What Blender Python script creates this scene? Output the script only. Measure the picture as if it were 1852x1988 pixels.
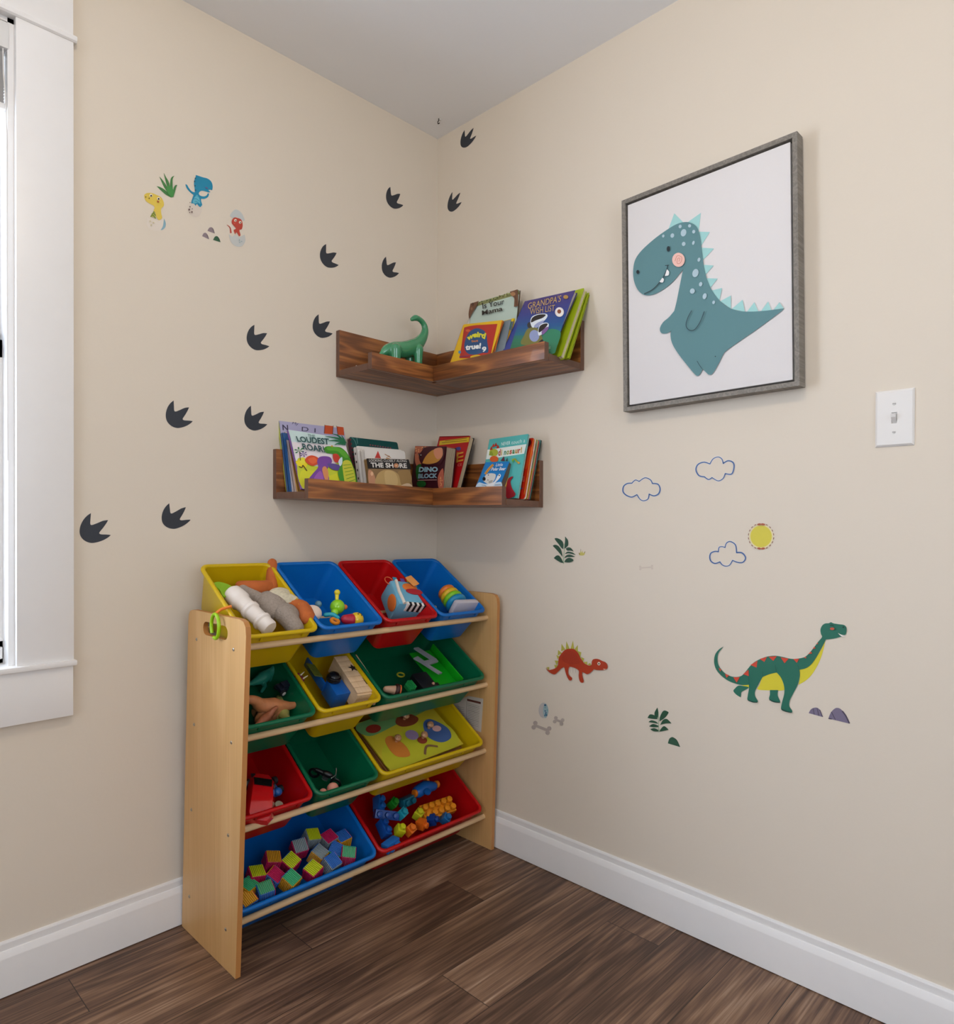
import bpy, bmesh, math, random
from math import sin, cos, pi, radians, sqrt, atan2, floor
from mathutils import Vector, Matrix, Euler
from mathutils.geometry import tessellate_polygon

for o in list(bpy.data.objects): bpy.data.objects.remove(o, do_unlink=True)
SC = bpy.context.scene
COL = SC.collection
random.seed(7)

# ------------------------------------------------------------------ camera
F_PX, PX, PY = 1332.78, 926.24, 1027.65
YAW, PIT, ROL = 0.774743, -0.0070639, 0.0033889
CAM = Vector((-1.66322, -1.83260, 1.05980))
FW = Vector((cos(YAW)*cos(PIT), sin(YAW)*cos(PIT), sin(PIT)))
_r = Vector((sin(YAW), -cos(YAW), 0)); _u = _r.cross(FW)
RT = cos(ROL)*_r + sin(ROL)*_u
UP = -sin(ROL)*_r + cos(ROL)*_u
cd = bpy.data.cameras.new('camera'); co = bpy.data.objects.new('camera', cd); COL.objects.link(co)
m = Matrix((RT, UP, -FW)).transposed().to_4x4(); m.translation = CAM
co.matrix_world = m
cd.sensor_fit = 'HORIZONTAL'; cd.sensor_width = 36.0; cd.lens = 36.0*F_PX/1852
cd.shift_x = -(PX-926)/1852; cd.shift_y = (PY-994)/1852
cd.clip_start = 0.02
SC.camera = co

# ------------------------------------------------------------------ light and exposure
W = bpy.data.worlds.new('sky'); SC.world = W; W.use_nodes = True
bg = W.node_tree.nodes['Background']; bg.inputs[0].default_value = (0.42, 0.67, 1.0, 1); bg.inputs[1].default_value = 1.2
SC.view_settings.view_transform = 'Standard'; SC.view_settings.look = 'None'
SC.view_settings.exposure = 0.0; SC.view_settings.gamma = 1.0; SC.view_settings.use_curve_mapping = False

LAMP = Vector((-1.447, -1.33, 2.365))
def light(name, kind, loc, energy, color, rot=None, **k):
    d = bpy.data.lights.new(name, kind); d.energy = energy; d.color = color
    for a, v in k.items(): setattr(d, a, v)
    o = bpy.data.objects.new(name, d); COL.objects.link(o); o.location = loc
    if rot: o.rotation_euler = rot
    return o
light('window_daylight', 'AREA', (-1.74, 0.45, 1.0), 307, (0.75, 0.84, 1.0), (radians(-90), 0, 0), shape='RECTANGLE', size=3.4, size_y=3.0)
light('added_fill_side', 'AREA', (-3.75, -1.9, 1.0), 56, (0.95, 0.95, 1.0), (0, radians(-90), 0), shape='RECTANGLE', size=2.6, size_y=2.6)  # added fill light from the unseen side of the room
light('added_fill_back', 'AREA', (-1.7, -4.05, 1.0), 79, (0.90, 0.93, 1.0), (radians(90), 0, 0), shape='RECTANGLE', size=2.6, size_y=2.6)  # added fill light from behind the camera, no known source there

# ------------------------------------------------------------------ colour and materials
def lin(h):
    h = h.lstrip('#'); r = []
    for i in (0, 2, 4):
        c = int(h[i:i+2], 16)/255
        r.append(c/12.92 if c <= 0.04045 else ((c+0.055)/1.055)**2.4)
    return (*r, 1.0)
_mats = {}
def _new(name):
    m = bpy.data.materials.new(name); m.use_nodes = True
    return m, m.node_tree, m.node_tree.nodes['Principled BSDF']
def mat(h, rough=0.5, metal=0.0, coat=0.0, spec=0.5, bump=0.0, bscale=200, vary=0.0, vscale=8):
    key = (h, rough, metal, coat, spec, bump, bscale, vary, vscale)
    if key in _mats: return _mats[key]
    m, nt, b = _new('m_'+h.strip('#'))
    b.inputs['Base Color'].default_value = lin(h)
    b.inputs['Roughness'].default_value = rough
    b.inputs['Metallic'].default_value = metal
    b.inputs['Coat Weight'].default_value = coat
    b.inputs['Specular IOR Level'].default_value = spec
    if bump or vary:
        tc = nt.nodes.new('ShaderNodeTexCoord')
    if bump:
        n = nt.nodes.new('ShaderNodeTexNoise'); n.inputs['Scale'].default_value = bscale; n.inputs['Detail'].default_value = 4
        nt.links.new(tc.outputs['Object'], n.inputs['Vector'])
        bp = nt.nodes.new('ShaderNodeBump'); bp.inputs['Strength'].default_value = bump; bp.inputs['Distance'].default_value = 0.002
        nt.links.new(n.outputs['Fac'], bp.inputs['Height']); nt.links.new(bp.outputs['Normal'], b.inputs['Normal'])
    if vary:
        n = nt.nodes.new('ShaderNodeTexNoise'); n.inputs['Scale'].default_value = vscale; n.inputs['Detail'].default_value = 5
        nt.links.new(tc.outputs['Object'], n.inputs['Vector'])
        mx = nt.nodes.new('ShaderNodeMix'); mx.data_type = 'RGBA'
        c = lin(h); mx.inputs['A'].default_value = tuple(min(1, v*(1+vary)) for v in c[:3])+(1,)
        mx.inputs['B'].default_value = tuple(v*(1-vary) for v in c[:3])+(1,)
        nt.links.new(n.outputs['Fac'], mx.inputs['Factor']); nt.links.new(mx.outputs['Result'], b.inputs['Base Color'])
    _mats[key] = m
    return m
def plastic(h, t=0.16):
    key = ('pl', h, t)
    if key in _mats: return _mats[key]
    m, nt, b = _new('plastic_'+h.strip('#'))
    b.inputs['Base Color'].default_value = lin(h); b.inputs['Roughness'].default_value = 0.28
    b.inputs['Specular IOR Level'].default_value = 0.45
    tr = nt.nodes.new('ShaderNodeBsdfTranslucent'); tr.inputs[0].default_value = lin(h)
    mx = nt.nodes.new('ShaderNodeMixShader'); mx.inputs[0].default_value = t
    out = nt.nodes['Material Output']
    nt.links.new(b.outputs[0], mx.inputs[1]); nt.links.new(tr.outputs[0], mx.inputs[2]); nt.links.new(mx.outputs[0], out.inputs[0])
    _mats[key] = m
    return m
def ramp(nt, stops):
    r = nt.nodes.new('ShaderNodeValToRGB'); el = r.color_ramp.elements
    el[0].position, el[0].color = stops[0][0], lin(stops[0][1]); el[1].position, el[1].color = stops[-1][0], lin(stops[-1][1])
    for p, h in stops[1:-1]:
        e = el.new(p); e.color = lin(h)
    return r
def mth(nt, op, a, b=None, c=None):
    n = nt.nodes.new('ShaderNodeMath'); n.operation = op
    for i, v in enumerate((a, b, c)):
        if v is None: continue
        if isinstance(v, (int, float)): n.inputs[i].default_value = v
        else: nt.links.new(v, n.inputs[i])
    return n.outputs[0]
def wood(name, stops, axis='X', along=1.2, across=9, rings=26, ringmix=0.5, fine=120, finemix=0.25, rough=0.5, bump=0.15, planks=None, dark='#20130c', coat=0.0, off=0.0, blotch=0.25):
    """grain contours drawn from warped noise; planks=(width,length) adds board joints on the floor"""
    if name in _mats: return _mats[name]
    m, nt, b = _new(name); L = nt.links.new
    tc = nt.nodes.new('ShaderNodeTexCoord'); sp = nt.nodes.new('ShaderNodeSeparateXYZ'); L(tc.outputs['Object'], sp.inputs[0])
    a = {'X': 0, 'Y': 1, 'Z': 2}[axis]; o1, o2 = [i for i in range(3) if i != a]
    A, B_, C_ = sp.outputs[a], sp.outputs[o1], sp.outputs[o2]
    seed = off
    if planks:
        w, ln = planks
        row = mth(nt, 'FLOOR', mth(nt, 'DIVIDE', mth(nt, 'ADD', B_, 0.045), w))
        sh = mth(nt, 'MULTIPLY', mth(nt, 'FRACT', mth(nt, 'MULTIPLY', row, 0.377)), ln)
        ax = mth(nt, 'DIVIDE', mth(nt, 'ADD', A, mth(nt, 'ADD', sh, 0.43)), ln)
        colm = mth(nt, 'FLOOR', ax)
        idn = mth(nt, 'ADD', mth(nt, 'MULTIPLY', row, 7.31), mth(nt, 'MULTIPLY', colm, 3.17))
        wn = nt.nodes.new('ShaderNodeTexWhiteNoise'); wn.noise_dimensions = '1D'; L(idn, wn.inputs['W'])
        seed = mth(nt, 'MULTIPLY', wn.outputs['Value'], 37.0)
        rnd = wn.outputs['Value']
        ey = mth(nt, 'ABSOLUTE', mth(nt, 'SUBTRACT', mth(nt, 'FRACT', mth(nt, 'DIVIDE', mth(nt, 'ADD', B_, 0.045), w)), 0.5))
        ex = mth(nt, 'ABSOLUTE', mth(nt, 'SUBTRACT', mth(nt, 'FRACT', ax), 0.5))
        gap = mth(nt, 'MAXIMUM', mth(nt, 'GREATER_THAN', ey, 0.5-0.0008/w), mth(nt, 'GREATER_THAN', ex, 0.5-0.0009/ln))
    def vec(sa, sb, sc_=None):
        cb = nt.nodes.new('ShaderNodeCombineXYZ')
        L(mth(nt, 'MULTIPLY', A, sa), cb.inputs[0]); L(mth(nt, 'MULTIPLY', B_, sb), cb.inputs[1])
        L(mth(nt, 'ADD', mth(nt, 'MULTIPLY', C_, sc_ or sb), seed), cb.inputs[2]); return cb.outputs[0]
    def noise(v, d=3, dist=0.0, r=0.5):
        n = nt.nodes.new('ShaderNodeTexNoise'); n.inputs['Scale'].default_value = 1; n.inputs['Detail'].default_value = d
        n.inputs['Distortion'].default_value = dist; n.inputs['Roughness'].default_value = r
        L(v, n.inputs['Vector']); return n.outputs['Fac']
    big = noise(vec(along, across), 1.5, 0.35)
    ring = mth(nt, 'ADD', mth(nt, 'MULTIPLY', mth(nt, 'SINE', mth(nt, 'MULTIPLY', big, rings*2*pi)), 0.5), 0.5)
    ring = mth(nt, 'POWER', ring, 1.6)
    fn = noise(vec(along*4, fine), 3, 0.2, 0.6)
    bl = noise(vec(along*1.5, across*0.6), 4, 0.4, 0.6)
    v = mth(nt, 'ADD', mth(nt, 'MULTIPLY', ring, ringmix), mth(nt, 'MULTIPLY', fn, finemix))
    v = mth(nt, 'ADD', v, mth(nt, 'MULTIPLY', bl, blotch))
    v = mth(nt, 'ADD', v, 0.5-0.5*(ringmix+finemix+blotch))
    if planks: v = mth(nt, 'ADD', v, mth(nt, 'MULTIPLY', mth(nt, 'SUBTRACT', rnd, 0.5), 0.22))
    rp = ramp(nt, stops); L(v, rp.inputs[0]); colr = rp.outputs[0]
    if planks:
        mx = nt.nodes.new('ShaderNodeMix'); mx.data_type = 'RGBA'; L(gap, mx.inputs['Factor']); L(colr, mx.inputs['A'])
        mx.inputs['B'].default_value = lin(dark); colr = mx.outputs['Result']
    L(colr, b.inputs['Base Color'])
    b.inputs['Roughness'].default_value = rough; b.inputs['Coat Weight'].default_value = coat
    bp = nt.nodes.new('ShaderNodeBump'); bp.inputs['Strength'].default_value = bump; bp.inputs['Distance'].default_value = 0.001
    L(v, bp.inputs['Height']); L(bp.outputs[0], b.inputs['Normal'])
    _mats[name] = m
    return m

# ------------------------------------------------------------------ measuring on the planes of the room
def ray(x, y): return FW + (x-PX)/F_PX*RT - (y-PY)/F_PX*UP
def hitp(x, y, p, n):
    r = ray(x, y); return CAM + r*((Vector(p)-CAM).dot(n)/r.dot(n))
def onL(x, y, d=0.0): return hitp(x, y, (0, -d, 0), Vector((0, 1, 0)))
def onR(x, y, d=0.0): return hitp(x, y, (-d, 0, 0), Vector((1, 0, 0)))
def zc(x0, y0, s): return lambda x, y: (x0+x/s, y0+y/s)

# ------------------------------------------------------------------ building helpers
def finish(o, smooth=35):
    me = o.data
    if smooth:
        for p in me.polygons: p.use_smooth = True
        me.set_sharp_from_angle(angle=radians(smooth))
class MB:
    """collects shapes (several materials allowed) and links them as ONE mesh object"""
    def __init__(s): s.bm = bmesh.new(); s.mats = []; s.mi = 0
    def use(s, m):
        if m not in s.mats: s.mats.append(m)
        s.mi = s.mats.index(m); return s
    def _done(s, geom_faces, M=None, verts=None):
        for f in geom_faces: f.material_index = s.mi
        if M is not None: bmesh.ops.transform(s.bm, matrix=M, verts=list(verts))
    def box(s, c, d, M=None, bev=0.0, seg=2):
        r = bmesh.ops.create_cube(s.bm, size=1.0); vs = r['verts']
        bmesh.ops.scale(s.bm, vec=d, verts=vs); bmesh.ops.translate(s.bm, vec=c, verts=vs)
        fs = set(f for v in vs for f in v.link_faces)
        if bev:
            es = list(set(e for v in vs for e in v.link_edges))
            n0 = set(s.bm.verts)-set(vs)
            rr = bmesh.ops.bevel(s.bm, geom=es, offset=bev, segments=seg, affect='EDGES', profile=0.6)
            vs = [v for v in s.bm.verts if v not in n0]; fs = set(f for v in vs for f in v.link_faces)
        s._done(fs, M, vs); return s
    def box2(s, a, b, M=None, bev=0.0):
        return s.box([(a[i]+b[i])/2 for i in range(3)], [abs(b[i]-a[i]) for i in range(3)], M, bev)
    def hexa(s, pts):
        """8 corners: 4 of one face in order then the 4 opposite"""
        v = [s.bm.verts.new(p) for p in pts]; fs = []
        for q in ((3, 2, 1, 0), (4, 5, 6, 7), (0, 1, 5, 4), (1, 2, 6, 5), (2, 3, 7, 6), (3, 0, 4, 7)):
            f = s.bm.faces.new([v[i] for i in q]); f.material_index = s.mi; fs.append(f)
        bmesh.ops.recalc_face_normals(s.bm, faces=fs); return s
    def loft(s, loops, cap0=True, cap1=True, closed=True):
        rings = [[s.bm.verts.new(p) for p in lp] for lp in loops]; n = len(rings[0]); fs = []
        for a, b in zip(rings, rings[1:]):
            for i in range(n if closed else n-1):
                j = (i+1) % n
                fs.append(s.bm.faces.new((a[i], a[j], b[j], b[i])))
        if cap0: fs.append(s.bm.faces.new(rings[0][::-1]))
        if cap1: fs.append(s.bm.faces.new(rings[-1]))
        for f in fs: f.material_index = s.mi
        bmesh.ops.recalc_face_normals(s.bm, faces=fs); return s
    def tube(s, pts, r, seg=12, caps=True, flat=1.0, closed=False):
        pts = [Vector(p) for p in pts]; n = len(pts)
        if not hasattr(r, '__len__'): r = [r]*n
        up = Vector((0, 0, 1)); loops = []; N = None
        for i, p in enumerate(pts):
            if closed: t = pts[(i+1) % n]-pts[i-1]
            else: t = pts[min(i+1, n-1)]-pts[max(i-1, 0)]
            t.normalize()
            if N is None:
                N = t.cross(up)
                if N.length < 0.05: N = t.cross(Vector((1, 0, 0)))
            N = (N - t*N.dot(t)).normalized(); Bn = t.cross(N)
            loops.append([p+(N*cos(2*pi*k/seg)+Bn*sin(2*pi*k/seg)*flat)*r[i] for k in range(seg)])
        if closed: loops.append(loops[0]); return s.loft(loops, False, False)
        return s.loft(loops, caps, caps)
    def limb(s, pts, r, seg=12, sub=4, flat=1.0):
        """smooth rounded limb through the points with rounded ends"""
        pts = [Vector(p) for p in pts]; P, Rr = [], []
        n = len(pts)
        for i in range(n-1):
            p0, p1, p2, p3 = pts[max(i-1, 0)], pts[i], pts[i+1], pts[min(i+2, n-1)]
            for k in range(sub):
                t = k/sub
                P.append(0.5*((2*p1)+(p2-p0)*t+(2*p0-5*p1+4*p2-p3)*t*t+(3*p1-p0-3*p2+p3)*t**3)); Rr.append(r[i]*(1-t)+r[i+1]*t)
        P.append(pts[-1]); Rr.append(r[-1])
        d0 = (P[0]-P[1]).normalized(); d1 = (P[-1]-P[-2]).normalized()
        h = [(P[0]+d0*Rr[0]*sin(a), Rr[0]*cos(a)) for a in (1.45, 1.1, 0.7, 0.35)]
        t = [(P[-1]+d1*Rr[-1]*sin(a), Rr[-1]*cos(a)) for a in (0.35, 0.7, 1.1, 1.45)]
        return s.tube([a for a, _ in h]+P+[a for a, _ in t], [b for _, b in h]+Rr+[b for _, b in t], seg, True, flat)
    def cyl(s, a, b, r, r2=None, seg=24, bev=0.0):
        a, b = Vector(a), Vector(b); r2 = r if r2 is None else r2
        if not bev: return s.tube([a, b], [r, r2], seg)
        d = (b-a).normalized()*bev
        return s.tube([a, a+d*0.3, a+d, b-d, b-d*0.3, b], [r-bev, r-bev*0.3, r, r2, r2-bev*0.3, r2-bev], seg)
    def ball(s, c, r, M=None, seg=20):
        if not hasattr(r, '__len__'): r = (r, r, r)
        q = bmesh.ops.create_uvsphere(s.bm, u_segments=seg, v_segments=seg*2//3, radius=1.0); vs = q['verts']
        bmesh.ops.scale(s.bm, vec=r, verts=vs)
        if M is not None: bmesh.ops.transform(s.bm, matrix=M, verts=vs)
        bmesh.ops.translate(s.bm, vec=c, verts=vs)
        s._done(set(f for v in vs for f in v.link_faces)); return s
    def prism(s, pts, z0, z1, M=None):
        """closed 2D outline raised from z0 to z1"""
        a = [s.bm.verts.new((x, y, z0)) for x, y in pts]; b = [s.bm.verts.new((x, y, z1)) for x, y in pts]; n = len(pts); fs = []
        for t in tessellate_polygon([[Vector((x, y, 0)) for x, y in pts]]):
            fs.append(s.bm.faces.new([b[i] for i in t])); fs.append(s.bm.faces.new([a[i] for i in t][::-1]))
        for i in range(n): fs.append(s.bm.faces.new((a[i], a[(i+1) % n], b[(i+1) % n], b[i])))
        for f in fs: f.material_index = s.mi
        bmesh.ops.recalc_face_normals(s.bm, faces=fs)
        if M is not None: bmesh.ops.transform(s.bm, matrix=M, verts=a+b)
        return s
    def lathe(s, prof, M=None, seg=28):
        loops = [[Vector((r*cos(2*pi*k/seg), r*sin(2*pi*k/seg), z)) for k in range(seg)] for r, z in prof]
        if M is not None: loops = [[M @ p for p in lp] for lp in loops]
        return s.loft(loops)
    def build(s, name, parent=None, smooth=35, matrix=None):
        me = bpy.data.meshes.new(name); s.bm.to_mesh(me); s.bm.free()
        for m_ in s.mats: me.materials.append(m_)
        o = bpy.data.objects.new(name, me); COL.objects.link(o); finish(o, smooth)
        if parent: o.parent = parent
        if matrix is not None: o.matrix_world = matrix
        return o
def mb(m_): return MB().use(m_)
def tag(o, label, cat, group=None, kind=None):
    if label: o['label'] = label
    if cat: o['category'] = cat
    if group: o['group'] = group
    if kind: o['kind'] = kind
    return o
def thing(name, label, cat, group=None, matrix=None):
    o = bpy.data.objects.new(name, None); COL.objects.link(o); o.empty_display_size = 0.02
    if matrix is not None: o.matrix_world = matrix
    return tag(o, label, cat, group)
def struct(o): o['kind'] = 'structure'; return o
def basis(o, x, y, z):
    m_ = Matrix((x, y, z)).transposed().to_4x4(); m_.translation = o; return m_

def smooth_path(pts, closed=True, sub=6):
    """Catmull-Rom through (x,y); a third element marks a sharp corner"""
    n = len(pts); out = []
    for i in range(n if closed else n-1):
        q = [pts[(i+k) % n] if closed else pts[min(max(i+k, 0), n-1)] for k in (-1, 0, 1, 2)]
        p0, p1, p2, p3 = [Vector(a[:2]) for a in q]
        t1 = Vector((0, 0)) if len(q[1]) > 2 else (p2-p0)/2
        t2 = Vector((0, 0)) if len(q[2]) > 2 else (p3-p1)/2
        if len(q[1]) > 2 and len(q[2]) > 2: out.append(p1); continue
        for k in range(sub):
            t = k/sub
            out.append(p1*(2*t**3-3*t*t+1)+t1*(t**3-2*t*t+t)+p2*(-2*t**3+3*t*t)+t2*(t**3-t*t))
    if not closed: out.append(Vector(pts[-1][:2]))
    return [(p.x, p.y) for p in out]
_glyph = {}
def glyphs(txt, bold=0.0, italic=0.0):
    k = (txt, bold, italic)
    if k not in _glyph:
        c = bpy.data.curves.new('txt', 'FONT'); c.body = txt; c.offset = bold; c.resolution_u = 3; c.shear = italic
        o = bpy.data.objects.new('txt', c); COL.objects.link(o)
        dg = bpy.context.evaluated_depsgraph_get(); me = bpy.data.meshes.new_from_object(o.evaluated_get(dg))
        vs = [v.co.copy() for v in me.vertices]; fs = [tuple(p.vertices) for p in me.polygons]
        bpy.data.objects.remove(o); bpy.data.curves.remove(c); bpy.data.meshes.remove(me)
        x0 = min(v.x for v in vs); x1 = max(v.x for v in vs); y0 = min(v.y for v in vs); y1 = max(v.y for v in vs)
        _glyph[k] = ([((v.x-x0)/(x1-x0), (v.y-y0)/(y1-y0)) for v in vs], fs)
    return _glyph[k]
class Art:
    """flat printed shapes laid in thin layers on a surface; place(x, y, h) gives the 3D point"""
    def __init__(s, place, step=0.00022, base=0.0005, rough=0.5):
        s.place, s.step, s.h, s.V, s.Fc, s.Mi, s.mats, s.rough = place, step, base, [], [], [], [], rough
    def _m(s, h):
        m_ = h if not isinstance(h, str) else mat(h, s.rough)
        if m_ not in s.mats: s.mats.append(m_)
        return s.mats.index(m_)
    def poly(s, pts, h, sm=False, closed=True):
        if sm: pts = smooth_path(pts)
        pts = [p[:2] for p in pts]; b = len(s.V); s.V += [s.place(x, y, s.h) for x, y in pts]; k = s._m(h)
        for t in tessellate_polygon([[Vector((x, y, 0)) for x, y in pts]]): s.Fc.append([b+i for i in t]); s.Mi.append(k)
        s.h += s.step; return s
    def sm(s, pts, h): return s.poly(pts, h, True)
    def rect(s, x0, y0, x1, y1, h): return s.poly([(x0, y0), (x1, y0), (x1, y1), (x0, y1)], h)
    def oval(s, cx, cy, rx, ry, h, a=0, n=24):
        return s.poly([(cx+rx*cos(t)*cos(a)-ry*sin(t)*sin(a), cy+rx*cos(t)*sin(a)+ry*sin(t)*cos(a)) for t in [2*pi*i/n for i in range(n)]], h)
    def line(s, pts, w, h, sm=True, asp=1.0):
        if sm and len(pts) > 2: pts = smooth_path(pts, False)
        pts = [Vector(p[:2]) for p in pts]; n = len(pts); l, r = [], []
        ws = w if hasattr(w, '__len__') else [w, w]
        for i, p in enumerate(pts):
            d = pts[min(i+1, n-1)]-pts[max(i-1, 0)]; d = Vector((d.x, d.y*asp))
            if d.length == 0: d = Vector((1, 0))
            d.normalize(); t = i/(n-1); ww = (ws[0]*(1-t)+ws[1]*t)/2
            l.append((p.x-d.y*ww, p.y+d.x*ww/asp)); r.append((p.x+d.y*ww, p.y-d.x*ww/asp))
        b = len(s.V); s.V += [s.place(x, y, s.h) for x, y in l+r]; k = s._m(h)
        for i in range(n-1): s.Fc.append([b+i, b+i+1, b+n+i+1, b+n+i]); s.Mi.append(k)
        s.h += s.step; return s
    def text(s, txt, x0, y0, x1, y1, h, bold=0.02, italic=0.0, arc=0.0, skew=0.0):
        """letters fill the box; y0 is the baseline side and y1 the top"""
        vs, fs = glyphs(txt, bold, italic); b = len(s.V); k = s._m(h)
        for u, v in vs:
            s.V.append(s.place(x0+(x1-x0)*u, y0+(y1-y0)*v+arc*(1-(2*u-1)**2)+skew*u, s.h))
        for f in fs: s.Fc.append([b+i for i in f]); s.Mi.append(k)
        s.h += s.step; return s
    def build(s, name, parent=None, inv=None, toward=None):
        vs = [Vector(v) for v in s.V]
        if inv is not None: vs = [inv @ v for v in vs]
        me = bpy.data.meshes.new(name); me.from_pydata(vs, [], s.Fc)
        for m_ in s.mats: me.materials.append(m_)
        me.polygons.foreach_set('material_index', s.Mi); me.update()
        o = bpy.data.objects.new(name, me); COL.objects.link(o)
        if parent: o.parent = parent
        return o
def sticker(wall, f=None):
    on = onL if wall == 'L' else onR
    if f is None: f = lambda x, y: (x, y)
    return Art(lambda x, y, h: on(*f(x, y), h))
# ------------------------------------------------------------------ the room
H = 2.44; XB, YB = -3.4, -3.7
WX0, WX1, WZ0, WZ1 = -2.20, -1.286, 0.735, 2.192
m_wall = mat('#dcd1c0', 0.75, spec=0.3, bump=0.12, bscale=90, vary=0.012, vscale=3)
m_ceil = mat('#f1f1f1', 0.85, spec=0.2, bump=0.06, bscale=60)
m_trim = mat('#e8e6e3', 0.38, bump=0.10, bscale=35, vary=0.02, vscale=25)
m_floor = wood('floor_planks', [(0.0, '#33241b'), (0.3, '#50392b'), (0.5, '#6b4f3d'), (0.68, '#84664f'), (0.85, '#9c7f68'), (1.0, '#b39a83')], 'X', 1.0, 7.5, 9, 0.20, 150, 1.1, 0.5, 0.12, (0.152, 1.22), '#1d130d', blotch=1.0)
struct(mb(m_floor).box2((XB, YB, -0.05), (0, 0, 0)).build('floor'))
struct(mb(m_ceil).box2((XB, YB, H), (0, 0, H+0.05)).build('ceiling'))
b = mb(m_wall)
b.box2((XB, 0, -0.05), (WX0, 0.12, H+0.05)).box2((WX1, 0, -0.05), (0.12, 0.12, H+0.05))
b.box2((WX0, 0, -0.05), (WX1, 0.12, WZ0)).box2((WX0, 0, WZ1), (WX1, 0.12, H+0.05))
struct(b.build('wall_left'))
struct(mb(m_wall).box2((0, YB, -0.05), (0.12, 0, H+0.05)).build('wall_right'))
b = mb(m_wall)
b.box2((XB, YB-0.12, -0.05), (-2.45, YB, H+0.05)).box2((-0.95, YB-0.12, -0.05), (0, YB, H+0.05))
b.box2((-2.45, YB-0.12, -0.05), (-0.95, YB, 0.79)).box2((-2.45, YB-0.12, 2.09), (-0.95, YB, H+0.05))
struct(b.build('wall_back'))
b = mb(m_wall)
b.box2((XB-0.12, YB, -0.05), (XB, -2.65, H+0.05)).box2((XB-0.12, -1.15, -0.05), (XB, 0, H+0.05))
b.box2((XB-0.12, -2.65, -0.05), (XB, -1.15, 0.79)).box2((XB-0.12, -2.65, 2.09), (XB, -1.15, H+0.05))
struct(b.build('wall_side'))

def baseboard(name, a, bb, nrm):
    prof = [(0, 0.002), (0.016, 0.002), (0.016, 0.085), (0.0155, 0.0875), (0.0090, 0.1000), (0.0062, 0.1010), (0.0062, 0.1155), (0.0045, 0.1195), (0, 0.1205)]
    loops = [[Vector(p)+Vector(nrm)*d+Vector((0, 0, z)) for d, z in prof] for p in (a, bb)]
    return struct(mb(m_trim).loft(loops).build(name, smooth=20))
baseboard('baseboard_left', (XB, 0, 0), (-0.0165, 0, 0), (0, -1, 0))
baseboard('baseboard_right', (0, 0, 0), (0, YB, 0), (-1, 0, 0))

# window on the left wall
win = thing('window_1', None, None); struct(win)
b = mb(m_trim)
b.box2((WX1, -0.020, WZ0), (-1.171, 0, WZ1), bev=0.0015); b.box2((-2.315, -0.020, WZ0), (WX0, 0, WZ1), bev=0.0015)
b.build('side_casing', win)
b = mb(m_trim); b.box2((-2.315, -0.022, WZ1+0.009), (-1.172, 0, 2.345), bev=0.0015)
b.build('head_casing', win)
b = mb(m_trim)
b.tube([(-2.325, -0.019, WZ1+0.004), (-1.165, -0.019, WZ1+0.004)], 0.0085, 10); b.box2((-2.325, -0.019, WZ1-0.002), (-1.166, 0, WZ1+0.009))
b.build('head_bead', win)
b = mb(m_trim)
b.box2((-2.33, -0.030, 0.7245), (-1.166, 0.07, 0.7375), bev=0.004)
b.build('window_sill', win)
mb(m_trim).box2((-2.315, -0.020, 0.606), (-1.1725, 0, 0.7245), bev=0.0015).build('apron', win)
b = mb(m_trim)
b.box2((WX1-0.012, 0, 0.7375), (WX1, 0.12, WZ1)); b.box2((WX0, 0, 0.7375), (WX0+0.012, 0.12, WZ1)); b.box2((WX0, 0, WZ1-0.012), (WX1, 0.12, WZ1))
b.build('jamb', win)
b = mb(m_trim); x0, x1 = WX0+0.012, WX1-0.012
for (za, zb, y0) in ((0.7375, 1.48, 0.055), (1.45, WZ1-0.012, 0.082)):
    b.box2((x0, y0, za), (x0+0.045, y0+0.027, zb)); b.box2((x1-0.045, y0, za), (x1, y0+0.027, zb))
    b.box2((x0, y0, za), (x1, y0+0.027, za+0.05)); b.box2((x0, y0, zb-0.04), (x1, y0+0.027, zb))
b.box2((x1-0.009, 0.044, 0.748), (x1-0.002, 0.055, 0.775), bev=0.002)
b.build('sash', win)
gm, nt, pb = _new('window_glass'); out = nt.nodes['Material Output']
tr = nt.nodes.new('ShaderNodeBsdfTransparent'); gl = nt.nodes.new('ShaderNodeBsdfGlossy'); gl.inputs['Roughness'].default_value = 0.02
lw = nt.nodes.new('ShaderNodeLayerWeight'); lw.inputs[0].default_value = 0.5; mx = nt.nodes.new('ShaderNodeMixShader')
nt.links.new(mth(nt, 'MULTIPLY_ADD', mth(nt, 'POWER', lw.outputs['Facing'], 5.0), 0.45, 0.02), mx.inputs[0]); nt.links.new(tr.outputs[0], mx.inputs[1]); nt.links.new(gl.outputs[0], mx.inputs[2]); nt.links.new(mx.outputs[0], out.inputs[0])
mb(gm).box2((x0+0.045, 0.066, 0.787), (x1-0.045, 0.069, 1.44)).box2((x0+0.045, 0.094, 1.50), (x1-0.045, 0.097, WZ1-0.052)).build('pane', win)

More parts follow.
